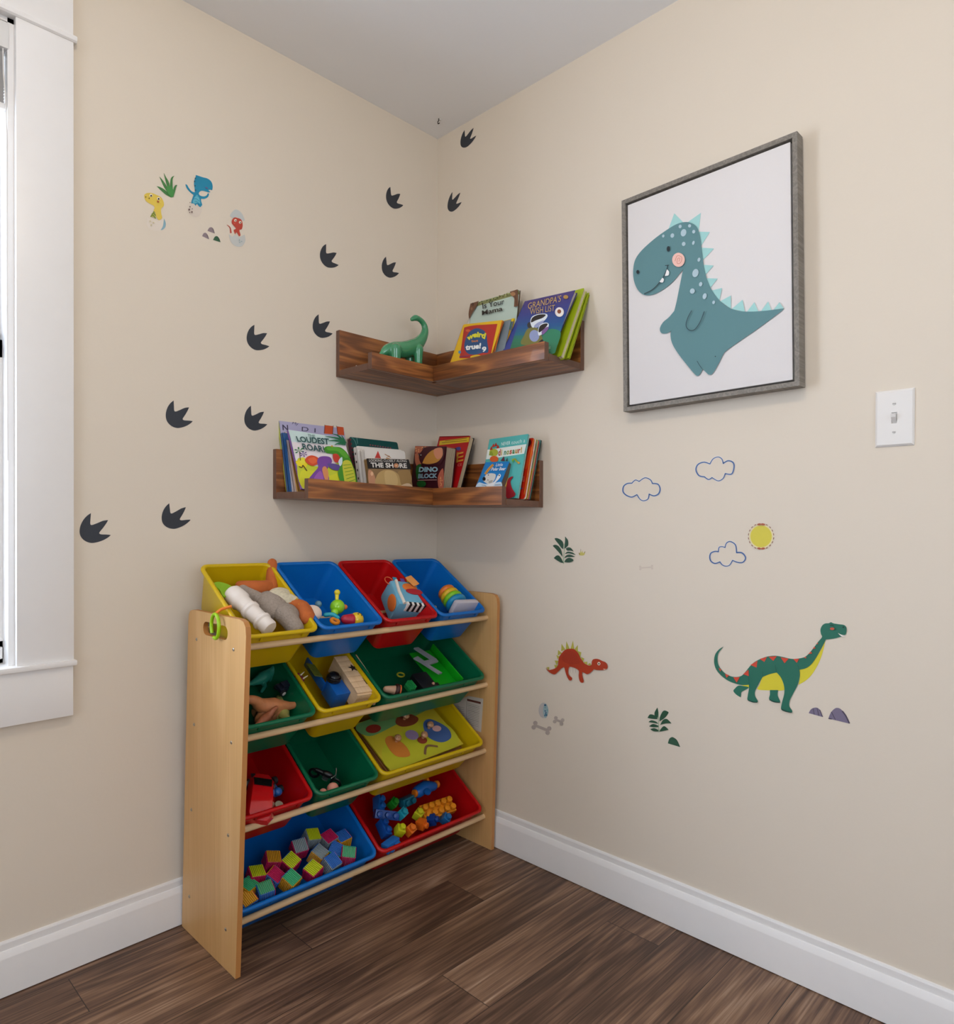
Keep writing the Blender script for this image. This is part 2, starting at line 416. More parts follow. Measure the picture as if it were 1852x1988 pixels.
# pleated blind drawn up at the top of the window
bl = thing('window_blind', 'white pleated blind drawn up under the head of the window', 'blind', matrix=Matrix.Translation((-1.74, 0.02, 2.18)))
inv = Matrix.Translation((1.74, -0.02, -2.18))
b = mb(mat('#dcdbd8', 0.4)); b.box2((WX0+0.014, -0.004, 2.118), (-1.2945, 0.045, 2.178), bev=0.006); o = b.build('headrail', bl); o.matrix_basis = inv
b = mb(mat('#dddad6', 0.8, vary=0.02)); n = 34
prof = []
for i in range(n+1):
    z = 2.116-i*(2.116-2.000)/n
    prof.append((0.006 if i % 2 else 0.020, z))
loops = [[Vector((x, y, z)) for y, z in prof]+[Vector((x, 0.032, z)) for y, z in prof[::-1]] for x in (WX0+0.016, -1.3025)]
b.loft(loops); o = b.build('pleated_fabric', bl, smooth=0); o.matrix_basis = inv
b = mb(mat('#e4e2df', 0.4)); b.box2((WX0+0.015, 0.004, 1.985), (-1.300, 0.034, 1.999), bev=0.003); o = b.build('bottom_rail', bl); o.matrix_basis = inv
b = mb(mat('#d8d4ce', 0.6)); b.tube([(-1.306, 0.002, 2.118), (-1.3055, -0.001, 2.06), (-1.301, 0.0, 2.0), (-1.2995, 0.001, 1.93), (-1.2985, 0.001, 1.2)], 0.0016, 6); o = b.build('cord', bl); o.matrix_basis = inv

# unseen side wall window, added so that even fill light can enter
w2 = struct(thing('added_fill_window_side', None, None))
b = mb(m_trim)
for y0, y1, z0, z1 in ((-2.76, -2.65, 0.79, 2.2), (-1.15, -1.04, 0.79, 2.2), (-2.65, -1.15, 2.09, 2.2), (-2.76, -1.04, 0.66, 0.79), (-2.65, -1.15, 1.42, 1.46)):
    b.box2((XB-0.04, y0, z0), (XB+0.02, y1, z1))
b.build('casing', w2)
mb(gm).box2((XB-0.06, -2.65, 0.79), (XB-0.055, -1.15, 2.09)).build('pane', w2)

w3 = struct(thing('added_fill_window_back', None, None))  # unseen back wall window, made up to pass the rear fill
b = mb(m_trim)
for x0_, x1_, z0, z1 in ((-2.56, -2.45, 0.79, 2.2), (-0.95, -0.84, 0.79, 2.2), (-2.45, -0.95, 2.09, 2.2), (-2.56, -0.84, 0.66, 0.79), (-2.45, -0.95, 1.42, 1.46)):
    b.box2((x0_, YB-0.04, z0), (x1_, YB+0.02, z1))
b.build('casing', w3)
mb(gm).box2((-2.45, YB-0.06, 0.79), (-0.95, YB-0.055, 2.09)).build('pane', w3)

# ceiling fan with the warm lamp (above and out of the frame; its blade shades the top of the left wall)
fan = thing('ceiling_fan', 'white ceiling fan with warm lamp, above the camera out of the frame', 'ceiling fan', matrix=Matrix.Translation((LAMP.x, LAMP.y, H)))
m_fan = mat('#e8e6e2', 0.4)
mb(m_fan).lathe([(0.001, 0), (0.062, 0), (0.062, -0.006), (0.045, -0.014), (0.001, -0.014)]).build('canopy', fan)
mb(mat('#c9b48c', 0.3, metal=0.8)).lathe([(0.001, -0.014), (0.02, -0.014), (0.02, -0.03), (0.001, -0.03)]).build('lamp_socket', fan)
def blade(ang, pitch, r0=0.10, r1=0.62, w=0.12, z=-0.02, lift=0.0):
    M = Matrix.Rotation(ang, 4, 'Z') @ Matrix.Translation((0, 0, z)) @ Matrix.Rotation(pitch, 4, 'X')
    pts = smooth_path([(r0, -w*0.35, 1), (r0+0.15, -w*0.46), (r1-0.06, -w/2), (r1, -w*0.2), (r1, w*0.2), (r1-0.06, w/2), (r0+0.15, w*0.46), (r0, w*0.35, 1)])
    mb(m_fan).prism(pts, -0.003, 0.003, M).build('blade', fan)
BL_A = atan2(-0.35-LAMP.y, -1.16-LAMP.x)
for k in range(4): blade(BL_A+k*pi/2, radians(16))
light('ceiling_lamp', 'POINT', LAMP, 16, (1.0, 0.83, 0.64), shadow_soft_size=0.042)

# small screw hook and a nail hole in the ceiling at the corner
p = hitp(852, 232, (0, 0, H), Vector((0, 0, 1)))
b = mb(mat('#2b2622', 0.5, metal=0.6)); b.tube([p+Vector((-0.004, -0.004, 0.002)), p+Vector((-0.004, -0.004, -0.006)), p+Vector((-0.006, -0.001, -0.012)), p+Vector((-0.001, 0.003, -0.014)), p+Vector((0.004, 0.001, -0.010))], 0.0016, 8)
b.use(mat('#d9d7d2', 0.5)).lathe([(0.001, 0), (0.006, 0), (0.0055, -0.003), (0.001, -0.004)], Matrix.Translation(p+Vector((0.002, -0.002, 0.0))), 14)
tag(b.build('ceiling_hook'), 'small dark screw hook in the ceiling above the room corner', 'hook')

# light switch on the right wall
sw = thing('light_switch', 'white toggle light switch plate on the right wall', 'light switch', matrix=basis(Vector((0, -1.4449, 1.2885)), Vector((0, -1, 0)), Vector((0, 0, 1)), Vector((-1, 0, 0))))
m_sw = mat('#e6e3de', 0.3)
b = mb(m_sw); w, h = 0.0365, 0.060
L_ = lambda s, z: [Vector((x*(w-s), y*(h-s), z)) for x, y in ((-1, -1), (1, -1), (1, 1), (-1, 1))]
b.loft([L_(0, 0), L_(0, 0.0015), L_(0.002, 0.0042), L_(0.0045, 0.0058)], False, False)
o_ = [(-0.0052, -0.012), (0.0052, -0.012), (0.0052, 0.012), (-0.0052, 0.012)]
A_ = [b.bm.verts.new(v) for v in L_(0.0045, 0.0058)]; B2 = [b.bm.verts.new((x, y, 0.0058)) for x, y in o_]; C2 = [b.bm.verts.new((x, y, 0.001)) for x, y in o_]
for i in range(4):
    j = (i+1) % 4; b.bm.faces.new((A_[i], A_[j], B2[j], B2[i])); b.bm.faces.new((B2[i], B2[j], C2[j], C2[i]))
b.bm.faces.new(C2)
b.build('switch_plate', sw, smooth=25)
b = mb(m_sw); b.hexa([(-0.0045, -0.010, 0.002), (0.0045, -0.010, 0.002), (0.0045, 0.009, 0.002), (-0.0045, 0.009, 0.002), (-0.004, 0.001, 0.015), (0.004, 0.001, 0.015), (0.004, 0.0075, 0.017), (-0.004, 0.0075, 0.017)])
b.build('toggle', sw, smooth=0)
for s_ in (-1, 1):
    b = mb(mat('#d9d6d0', 0.3)); b.lathe([(0.0001, 0.005), (0.0036, 0.005), (0.0036, 0.0064), (0.002, 0.0072), (0.0001, 0.0074)], Matrix.Translation((0, s_*0.030, 0)), 16)
    b.use(mat('#6f6a63', 0.5)).box((0, s_*0.030, 0.0073), (0.006, 0.0009, 0.0006)); b.build('screw', sw)

# ------------------------------------------------------------------ framed dinosaur picture
r = 0.016
FC = Vector((-0.006, -1.0287, 1.6625)); fx = Vector((0, -cos(r), sin(r))); fy = Vector((0, sin(r), cos(r))); fz = Vector((-1, 0, 0))
FM = basis(FC, fx, fy, fz); fwid, fhei, fdep = 0.462, 0.578, 0.034
pic = thing('framed_picture', 'grey wood frame with a smiling teal dinosaur on white canvas', 'picture', matrix=FM)
m_frame = wood('grey_frame_wood', [(0, '#4d4842'), (0.5, '#7c766d'), (1, '#9c958b')], 'Z', 3, 60, 4, 0.2, 300, 0.6, 0.55, 0.2)
b = mb(m_frame); W2, H2, t = fwid/2, fhei/2, 0.012
def ring(s, z): return [Vector((x*(W2-s), y*(H2-s), z)) for x, y in ((-1, -1), (1, -1), (1, 1), (-1, 1))]
b.loft([ring(0.014, 0), ring(0, 0), ring(0, fdep), ring(0.0105, fdep), ring(0.0115, fdep-0.001), ring(0.0115, 0.004), ring(0.014, 0)], False, False)
b.build('frame', pic, smooth=20)
b = mb(mat('#1c1a19', 0.8)).box((0, 0, 0.006), (2*(W2-0.0115), 2*(H2-0.0115), 0.004)); b.build('backing', pic)
cx_, cy_ = W2-0.0165, H2-0.0165; czd = fdep-0.004
cv = mb(mat('#dedad8', 0.8, bump=0.15, bscale=900)).box2((-cx_, -cy_, 0.008), (cx_, cy_, czd), bev=0.001).build('canvas', pic)
fp = zc(1180, 240, 3.4286)
FMi = FM.inverted()
pl0 = FC+fz*czd
a = Art(lambda x, y, h: hitp(*fp(x, y), pl0, fz)+fz*h, 0.0002, 0.0004, rough=0.8)
LT, DK = '#9fd0cd', '#5d868b'
for t3 in [((401, 710), (443, 597), (510, 665)), ((520, 665), (620, 594), (606, 715)), ((600, 720), (680, 722), (615, 825)), ((618, 826), (708, 832), (626, 918)),
           ((630, 940), (706, 945), (638, 1022)), ((640, 1030), (733, 1032), (675, 1105)), ((690, 1112), (762, 1095), (745, 1178)), ((750, 1183), (821, 1145), (822, 1235)),
           ((826, 1236), (899, 1173), (915, 1254)), ((928, 1254), (977, 1190), (1005, 1254)), ((1022, 1250), (1070, 1185), (1090, 1244)), ((1107, 1240), (1145, 1190), (1172, 1230))]: a.poly(t3, LT)
a.sm([(525, 657), (575, 672), (605, 710), (622, 790), (635, 900), (650, 990), (680, 1080), (730, 1160), (790, 1215), (860, 1245), (940, 1253), (1040, 1248), (1110, 1240), (1172, 1232, 1), (1160, 1248), (1010, 1360), (880, 1450), (790, 1515), (768, 1545), (740, 1600), (700, 1665), (675, 1672), (655, 1655), (635, 1635, 1), (620, 1665), (603, 1680), (585, 1672), (540, 1620), (470, 1530), (430, 1460), (420, 1400), (428, 1380, 1), (395, 1397), (360, 1395), (350, 1365), (370, 1325), (410, 1290), (445, 1248, 1), (460, 1190), (480, 1090), (500, 990), (503, 978), (495, 983), (440, 1050), (380, 1100), (310, 1138), (250, 1143), (205, 1110), (178, 1050), (172, 980), (185, 910), (225, 850), (300, 780), (380, 720), (460, 672)], DK)
for x, y, rx, ry in [(485, 687, 10, 12), (548, 683, 10, 11), (508, 729, 18, 25), (576, 722, 10, 12), (434, 748, 12, 15), (374, 751, 8, 10), (510, 804, 12, 14), (575, 797, 8, 14), (612, 909, 9, 14), (589, 998, 20, 28), (624, 1072, 11, 15), (569, 1118, 16, 18), (651, 1152, 13, 20), (711, 1193, 9, 12)]: a.oval(x, y, rx, ry, '#afc6cf', 0.3)
a.oval(410, 838, 11, 18, '#1f2a2f').oval(207, 991, 10, 13, '#1f2a2f').oval(478, 911, 42, 47, '#ecbfb2')
a.line([(455, 920), (470, 885), (500, 895), (492, 930), (470, 935), (472, 905), (486, 900), (482, 922)], 3, '#c9806f').line([(250, 1137), (310, 1105), (365, 1045), (395, 990), (408, 948)], 5, '#26343a').line([(390, 949), (416, 947)], 4, '#26343a')
a.sm([(402, 975, 1), (416, 990), (412, 1014), (388, 1018, 1)], '#f0eeec').sm([(372, 1030, 1), (382, 1042), (374, 1062), (353, 1058, 1)], '#f0eeec')
a.line([(567, 1248), (540, 1300), (530, 1350), (555, 1380), (590, 1372), (625, 1320), (651, 1254)], 5, '#324950').line([(603, 1583), (620, 1612), (637, 1635)], 4, '#324950').oval(725, 1553, 4, 4, '#324950')
a.build('dinosaur_print', cv, FMi)

# ------------------------------------------------------------------ wall stickers
def put(a, name, label, cat='wall sticker', group=None):
    return tag(a.build(name), label, cat, group)
TP = [(212, 130, 1), (205, 230), (202, 298), (225, 316), (300, 290), (400, 248), (482, 236, 1), (450, 290), (400, 360), (343, 432), (350, 455), (380, 463), (450, 465), (525, 472, 1), (480, 510), (400, 555), (310, 585), (220, 597), (140, 575), (80, 530), (45, 470), (38, 400), (55, 320), (95, 240), (150, 175)]
TP = smooth_path(TP)
K = [(212, 130), (525, 472), (95, 545)]
def footprint(wall, f, p, label):
    on = onL if wall == 'L' else onR
    q = [on(*f(*c)) for c in p]; (x0, y0), (x1, y1), (x2, y2) = K
    D = (x1-x0)*(y2-y0)-(x2-x0)*(y1-y0)
    def place(x, y, h):
        s_ = ((x-x0)*(y2-y0)-(x2-x0)*(y-y0))/D; t_ = ((x1-x0)*(y-y0)-(x-x0)*(y1-y0))/D
        v = q[0]+(q[1]-q[0])*s_+(q[2]-q[0])*t_
        return v+(Vector((0, -h, 0)) if wall == 'L' else Vector((-h, 0, 0)))
    put(Art(place).poly(TP, '#2a2f38'), 'footprint_sticker', label, group='dinosaur footprint stickers up the walls')
z1, z2, z3, z4, z5, z6, z7 = zc(150, 980, 8.052), zc(300, 960, 20.58), zc(310, 760, 8.418), zc(470, 600, 9.747), zc(600, 440, 5.447), zc(740, 350, 11.575), zc(860, 230, 23.15)
for w, f, p, l in [
    ('L', z1, [(212, 130), (525, 472), (95, 545)], 'black footprint sticker, lowest and nearest to the window'),
    ('L', z2, [(585, 350), (1440, 1005), (480, 1300)], 'black footprint sticker on the left wall, right of the lowest one'),
    ('L', z3, [(228, 148), (540, 485), (165, 545)], 'black footprint sticker far left of the lower shelf books, at their height'),
    ('L', z3, [(1490, 232), (1758, 535), (1440, 592)], 'black footprint sticker just left of the large lilac book'),
    ('L', z4, [(232, 298), (515, 703), (140, 700)], 'black footprint sticker left of the upper shelf, level with its boards'),
    ('L', z4, [(1447, 100), (1712, 462), (1390, 480)], 'black footprint sticker touching close to the upper shelf end'),
    ('L', z5, [(180, 185), (312, 406), (140, 385)], 'black footprint sticker above the left end of the upper shelf'),
    ('L', z5, [(813, 318), (950, 490), (800, 512)], 'black footprint sticker above the green ceramic dinosaur'),
    ('L', z6, [(203, 148), (495, 558), (175, 560)], 'black footprint sticker highest on the left wall'),
    ('R', z6, [(1603, 262), (1812, 490), (1530, 690)], 'black footprint sticker beside the corner, lower of two on the right wall'),
    ('R', z7, [(972, 520), (1500, 770), (900, 1310)], 'black footprint sticker just under the ceiling beside the corner')]:
    footprint(w, f, p, l)

z = zc(270, 330, 15.29)
a = sticker('L', z)
for lf in [[(520, 480, 1), (620, 505), (740, 570), (830, 650), (960, 820, 1), (800, 740), (650, 610)], [(600, 190, 1), (700, 300), (790, 430), (880, 600), (980, 800, 1), (860, 680), (760, 540), (680, 380)], [(730, 80, 1), (800, 210), (880, 350), (920, 520), (960, 780, 1), (860, 560), (800, 380)], [(1050, 170, 1), (1000, 260), (995, 420), (1000, 620), (960, 780, 1), (920, 560), (925, 350), (960, 220)], [(1135, 445, 1), (1100, 520), (1070, 640), (1020, 800, 1), (980, 780), (1010, 620), (1030, 520), (1080, 450)]]: a.sm(lf, '#3f7a3d')
a.sm([(830, 480), (960, 500), (1030, 640), (1000, 800, 1), (960, 810, 1), (840, 680)], '#3f8a3f')
put(a, 'grass_sticker', 'spiky green grass tuft sticker above the yellow baby dinosaur')
a = sticker('L', z)
a.sm([(250, 1400, 1), (340, 1480, 1), (450, 1490, 1), (560, 1560, 1), (640, 1480, 1), (740, 1440, 1), (790, 1560), (760, 1700), (640, 1790), (450, 1800), (300, 1740), (230, 1600)], '#ddd2c4')
a.sm([(735, 1440, 1), (790, 1560), (780, 1690), (700, 1775), (640, 1780, 1), (700, 1680), (725, 1560)], '#86abb8')
a.sm([(150, 770), (190, 705), (280, 680), (400, 690), (520, 740), (640, 800), (700, 880), (735, 980), (730, 1070), (670, 1130), (650, 1200), (660, 1300), (680, 1420), (600, 1490), (540, 1440), (500, 1350), (480, 1260), (430, 1210), (460, 1130), (440, 1070), (380, 1030), (270, 970), (190, 900)], '#dcc04c')
a.sm([(435, 1225), (480, 1300), (500, 1450, 1), (420, 1400), (330, 1390, 1), (380, 1300)], '#b5b050').line([(370, 1320), (430, 1290), (490, 1350)], 26, '#5e7a1e').line([(340, 1385), (410, 1340), (490, 1440)], 24, '#5e7a1e').oval(440, 1250, 18, 22, '#5e7a1e')
a.oval(355, 755, 44, 46, '#efe6d0').oval(358, 765, 26, 28, '#1f150e').oval(580, 850, 44, 46, '#efe6d0').oval(582, 858, 26, 28, '#1f150e').oval(200, 800, 15, 18, '#3a2a12').oval(300, 838, 15, 18, '#3a2a12').oval(565, 940, 38, 24, '#a8542c', 0.5)
for x, y in ((330, 1520), (430, 1560), (360, 1630)): a.oval(x, y, 26, 22, '#cfc39a')
put(a, 'hatching_dinosaur_sticker', 'yellow baby dinosaur sticker hatching from an egg', group='hatching dinosaur stickers beside the window')
z = zc(350, 330, 19.875)
a = sticker('L', z)
a.sm([(420, 1290), (560, 1330), (700, 1400), (830, 1380), (820, 1600), (720, 1780), (520, 1800), (360, 1700), (310, 1500)], '#d6cabc')
a.sm([(600, 190, 1), (720, 230), (870, 280), (1050, 330), (1180, 430), (1240, 560), (1250, 680), (1230, 785, 1), (1180, 762), (1090, 770, 1), (1110, 810), (1165, 845, 1), (1100, 865), (1000, 835), (860, 800), (760, 830), (715, 900), (740, 960), (800, 1000), (900, 1020), (980, 1000), (1030, 960), (1060, 900, 1), (1110, 910, 1), (1080, 1020), (1000, 1090), (900, 1115), (810, 1110, 1), (800, 1180), (845, 1340), (820, 1380), (770, 1440, 1), (700, 1380), (640, 1310), (590, 1390, 1), (540, 1310), (480, 1290), (420, 1290, 1), (430, 1200), (480, 1050), (510, 960, 1), (400, 880), (290, 760), (220, 640), (200, 550, 1), (262, 575), (330, 690), (440, 820), (560, 860, 1), (550, 700), (530, 560), (540, 400), (580, 300)], '#0f84a6')
a.sm([(650, 960), (720, 1060), (760, 1200), (760, 1330), (660, 1270), (560, 1300), (480, 1240), (520, 1110), (590, 1010)], '#5fb4c6').line([(500, 1130), (610, 1110), (740, 1210)], 18, '#1c7c9c').line([(560, 1225), (630, 1215), (760, 1330)], 18, '#1c7c9c').line([(600, 1000), (650, 1000), (700, 1040)], 14, '#2a8cae')
a.oval(1020, 690, 60, 28, '#5a5a86', 0.6)
for x, y in ((585, 320), (555, 440), (570, 610), (590, 780)): a.oval(x, y, 30, 28, '#0a4f66')
for x, y, q in ((375, 1255, 16), (375, 1420, 24), (345, 1525, 34), (465, 1500, 18), (450, 1620, 30), (365, 1640, 18)): a.oval(x, y, q, q*1.1, '#6a5450')
put(a, 'hatching_dinosaur_sticker', 'blue baby dinosaur sticker with a raised arm', group='hatching dinosaur stickers beside the window')
z = zc(250, 310, 7.123)
a = sticker('L', z)
a.sm([(1400, 775), (1440, 712), (1490, 690), (1560, 740), (1602, 840), (1540, 830, 1), (1500, 790, 1), (1440, 805, 1)], '#bfc4c2').sm([(1383, 1030, 1), (1430, 1065, 1), (1470, 1035, 1), (1530, 1075, 1), (1600, 1035, 1), (1612, 1120), (1570, 1190), (1490, 1200), (1415, 1140)], '#c2c4c0')
a.line([(1357, 900), (1400, 940), (1412, 1015)], (5, 24), '#b23c2c').sm([(1425, 880), (1430, 830), (1460, 800), (1500, 805), (1555, 830), (1575, 900), (1562, 960), (1530, 975), (1545, 1040), (1525, 1060, 1), (1490, 1005), (1472, 1035, 1), (1450, 975), (1480, 950)], '#b8402e')
a.oval(1475, 840, 18, 20, '#e8d9c4').oval(1480, 845, 7, 9, '#2a1512').oval(1540, 866, 18, 19, '#e8d9c4').oval(1544, 870, 7, 9, '#2a1512').oval(1462, 882, 9, 7, '#d8604a')
for x, y in ((1530, 1110), (1560, 1130), (1535, 1142)): a.oval(x, y, 8, 8, '#8fa6a8')
put(a, 'hatching_dinosaur_sticker', 'small red baby dinosaur sticker between two egg shells', group='hatching dinosaur stickers beside the window')
for pts, c1, c2, l in [([(1088, 985, 1), (1110, 945), (1145, 935), (1170, 960), (1190, 1022, 1)], '#8a7b80', '#5f5258', 'mauve stone sticker, upper one of three left of the red dinosaur'),
                       ([(1015, 1058, 1), (1035, 1018), (1068, 1013), (1093, 1048), (1112, 1102, 1)], '#8a7b80', '#5f5258', 'mauve stone sticker, left one of three left of the red dinosaur'),
                       ([(1165, 1110, 1), (1190, 1066), (1222, 1058), (1250, 1088), (1270, 1142, 1)], '#2f5a3c', '#20402a', 'green stone sticker left of the small red dinosaur')]:
    a = sticker('L', z).sm(pts, c1); a.sm([pts[-1], pts[-2], ((pts[-2][0]+pts[-3][0])/2, (pts[-2][1]+pts[-3][1])/2), (pts[-2][0]-8, pts[-2][1]+10)], c2)
    put(a, 'stone_sticker', l, group='three little stone stickers')

z = zc(1180, 860, 5.144)
for pts, l in [([(150, 470), (160, 430), (195, 405), (240, 402, 1), (275, 370), (312, 385, 1), (370, 348), (425, 368), (445, 405, 1), (500, 412), (522, 460), (505, 508), (460, 528), (412, 510, 1), (400, 560), (355, 577), (320, 560), (290, 515, 1), (240, 540), (190, 525), (160, 500)], 'blue outlined cloud sticker, leftmost under the framed picture'),
               ([(880, 270), (900, 215), (960, 192), (1020, 210, 1), (1050, 160), (1100, 140), (1138, 160), (1152, 205, 1), (1200, 178), (1250, 195), (1260, 245), (1235, 310), (1172, 305, 1), (1150, 355), (1100, 378), (1040, 345, 1), (1005, 365), (965, 338, 1), (910, 325)], 'blue outlined cloud sticker, highest, right under the framed picture'),
               ([(1018, 1140), (1030, 1100), (1070, 1083), (1105, 1087, 1), (1110, 1045), (1140, 1035), (1170, 1045, 1), (1185, 1000), (1225, 985), (1275, 1020), (1285, 1095, 1), (1340, 1098), (1375, 1145), (1350, 1190), (1300, 1193), (1245, 1172, 1), (1215, 1220), (1175, 1230), (1140, 1215), (1120, 1187, 1), (1070, 1203), (1030, 1180)], 'blue outlined cloud sticker beside the yellow sun')]:
    a = sticker('R', z); pts = smooth_path(pts)
    pc = pts+[pts[0]]; a.line(pc, 20, '#dcd8d4', sm=False)
    n = len(pc); q = n//4
    for i in range(4): a.line(pc[i*q:(i+1)*q+1] if i < 3 else pc[3*q:], (8, 14) if i % 2 else (14, 8), '#3d5e92', sm=False)
    put(a, 'cloud_sticker', l, group='blue outlined clouds under the picture')
a = sticker('R', z)
a.oval(1530, 933, 120, 122, '#e6d9a4', n=40).oval(1530, 933, 107, 109, '#d2c53c', n=40)
for i in range(20):
    t0 = 2*pi*(i+0.5)/20; big = abs(sin(t0)) > 0.95; w = 10 if not big else 16
    if big: a.oval(1530+122*cos(t0), 933+122*sin(t0), 20, 10, '#a5522c', t0+pi/2)
    else: a.line([(1530+127*cos(t0+d), 933+129*sin(t0+d)) for d in (-0.08, 0, 0.08)], 7, '#8a5238')
put(a, 'sun_sticker', 'round yellow sun sticker with a dashed red rim')
a = sticker('R', z)
def bone(a, x0, y0, x1, y1, w, c, k=1.0):
    a.line([(x0, y0), (x1, y1)], w, c)
    d = Vector((x1-x0, y1-y0)).normalized()
    for (x, y), s_ in (((x0, y0), -1), ((x1, y1), 1)):
        for t_ in (-1, 1): a.oval(x-d.y*t_*w*0.8+d.x*s_*w*0.1, y+d.x*t_*w*0.8+d.y*s_*w*0.1, w*0.8*k, w*0.8*k, c)
    return a
bone(a, 325, 1248, 440, 1240, 15, '#d0c2b2'); put(a, 'bone_sticker', 'faint pale bone sticker below the lefmost cloud'.replace('lefmost', 'leftmost'), group='pale bone stickers on the right wall')

z = zc(1350, 1180, 5.291); G, Y_, R_ = '#1d6a55', '#d8cb2e', '#d0452c'
a = sticker('R', z)
a.sm([(1068, 635), (1130, 622), (1190, 580), (1240, 510), (1290, 430), (1335, 340, 1), (1312, 440), (1270, 560), (1200, 680), (1130, 750), (1060, 790, 1), (1072, 710)], Y_)
a.sm([(690, 710), (760, 680), (835, 665), (880, 720), (905, 790), (910, 845), (760, 848), (640, 838), (660, 790)], Y_).poly([(470, 793), (552, 786), (553, 825)], Y_)
a.sm([(548, 820), (490, 803), (440, 800), (405, 830), (390, 855), (420, 892), (465, 920, 1), (470, 890), (478, 862)], G).sm([(765, 845, 1), (850, 845, 1), (845, 900), (870, 958), (860, 975), (800, 968), (757, 940), (765, 890)], G)
a.sm([(290, 398, 1), (245, 425), (205, 475), (192, 540), (200, 600), (225, 650), (270, 700), (330, 745), (400, 775), (470, 793), (550, 790, 1), (550, 830), (538, 900), (535, 945), (570, 965), (630, 972), (640, 955), (615, 910), (612, 860), (640, 800), (690, 710, 1), (760, 682), (835, 665, 1), (880, 720), (910, 800), (912, 880), (890, 970), (880, 1040), (920, 1065), (985, 1078), (993, 1055), (965, 1010), (970, 950), (1010, 870), (1050, 790), (1072, 700), (1068, 635, 1), (1130, 622), (1190, 580), (1240, 510), (1290, 420), (1340, 325, 1), (1380, 322), (1440, 312), (1505, 293, 1), (1480, 278), (1462, 256, 1), (1500, 275), (1540, 276), (1552, 240), (1550, 200), (1525, 176), (1470, 168), (1420, 160), (1392, 148), (1370, 158), (1330, 162), (1300, 185), (1284, 225), (1290, 270), (1300, 300), (1260, 350), (1215, 410), (1160, 475), (1110, 510), (1020, 525), (960, 520), (900, 505), (820, 492), (740, 500), (680, 520), (610, 555), (560, 600), (520, 650), (470, 700), (400, 710), (330, 690), (270, 640), (235, 580), (228, 520), (240, 460)], G)
for t3 in [((565, 587), (637, 543), (628, 614)), ((660, 525), (735, 504), (708, 556)), ((750, 503), (837, 496), (800, 546)), ((875, 508), (957, 522), (915, 570)), ((1005, 526), (1066, 522), (1042, 565)), ((490, 682), (545, 636), (548, 702)), ((388, 714), (456, 712), (424, 768)), ((303, 678), (347, 692), (320, 718)), ((1158, 476), (1184, 448), (1200, 468)), ((1203, 424), (1220, 398), (1236, 414)), ((1240, 375), (1254, 357), (1262, 370)), ((1112, 510), (1140, 502), (1136, 520)), ((236, 615), (265, 636), (256, 655))]: a.poly(t3, R_)
a.sm([(1465, 260, 1), (1500, 278), (1550, 292, 1), (1500, 292)], '#efe9e0').oval(1405, 215, 24, 13, '#c0563c').oval(1519, 199, 8, 9, '#0e2f26').line([(1382, 182), (1400, 176), (1420, 186)], 7, '#0e2f26').line([(820, 590), (830, 660)], 4, '#155243').line([(548, 700), (552, 820)], 4, '#155243').line([(1050, 590), (1068, 640)], 4, '#155243').line([(688, 650), (692, 710)], 4, '#155243')
for q in ([(540, 948), (590, 968), (636, 970)], [(885, 1042), (930, 1064), (988, 1074)], [(760, 945), (810, 966), (866, 972)]): a.line(q, 9, '#0e3a30')
put(a, 'dinosaur_sticker', 'large green long-necked dinosaur sticker with yellow belly', group='dinosaur stickers on the right wall')
a = sticker('R', z).sm([(1163, 1082, 1), (1190, 1040), (1240, 1025), (1280, 1050), (1308, 1122, 1)], '#766d84').line([(1208, 1034), (1222, 1098)], 6, '#4a4254').line([(1250, 1030), (1268, 1110)], 6, '#4a4254').line([(1278, 1048), (1306, 1120)], 8, '#4a4254')
put(a, 'stone_sticker', 'small purple stone sticker right of the green dinosaur', group='purple stone stickers')
a = sticker('R', z).sm([(1366, 1137, 1), (1395, 1070), (1450, 1028), (1512, 1060), (1583, 1190, 1)], '#766d84').line([(1396, 1068), (1438, 1150)], 7, '#4a4254').line([(1508, 1060), (1545, 1110), (1582, 1188)], 14, '#4a4254').line([(1366, 1137), (1400, 1143)], 9, '#4a4254')
put(a, 'stone_sticker', 'larger purple stone sticker furthest right beside the green dinosaur', group='purple stone stickers')

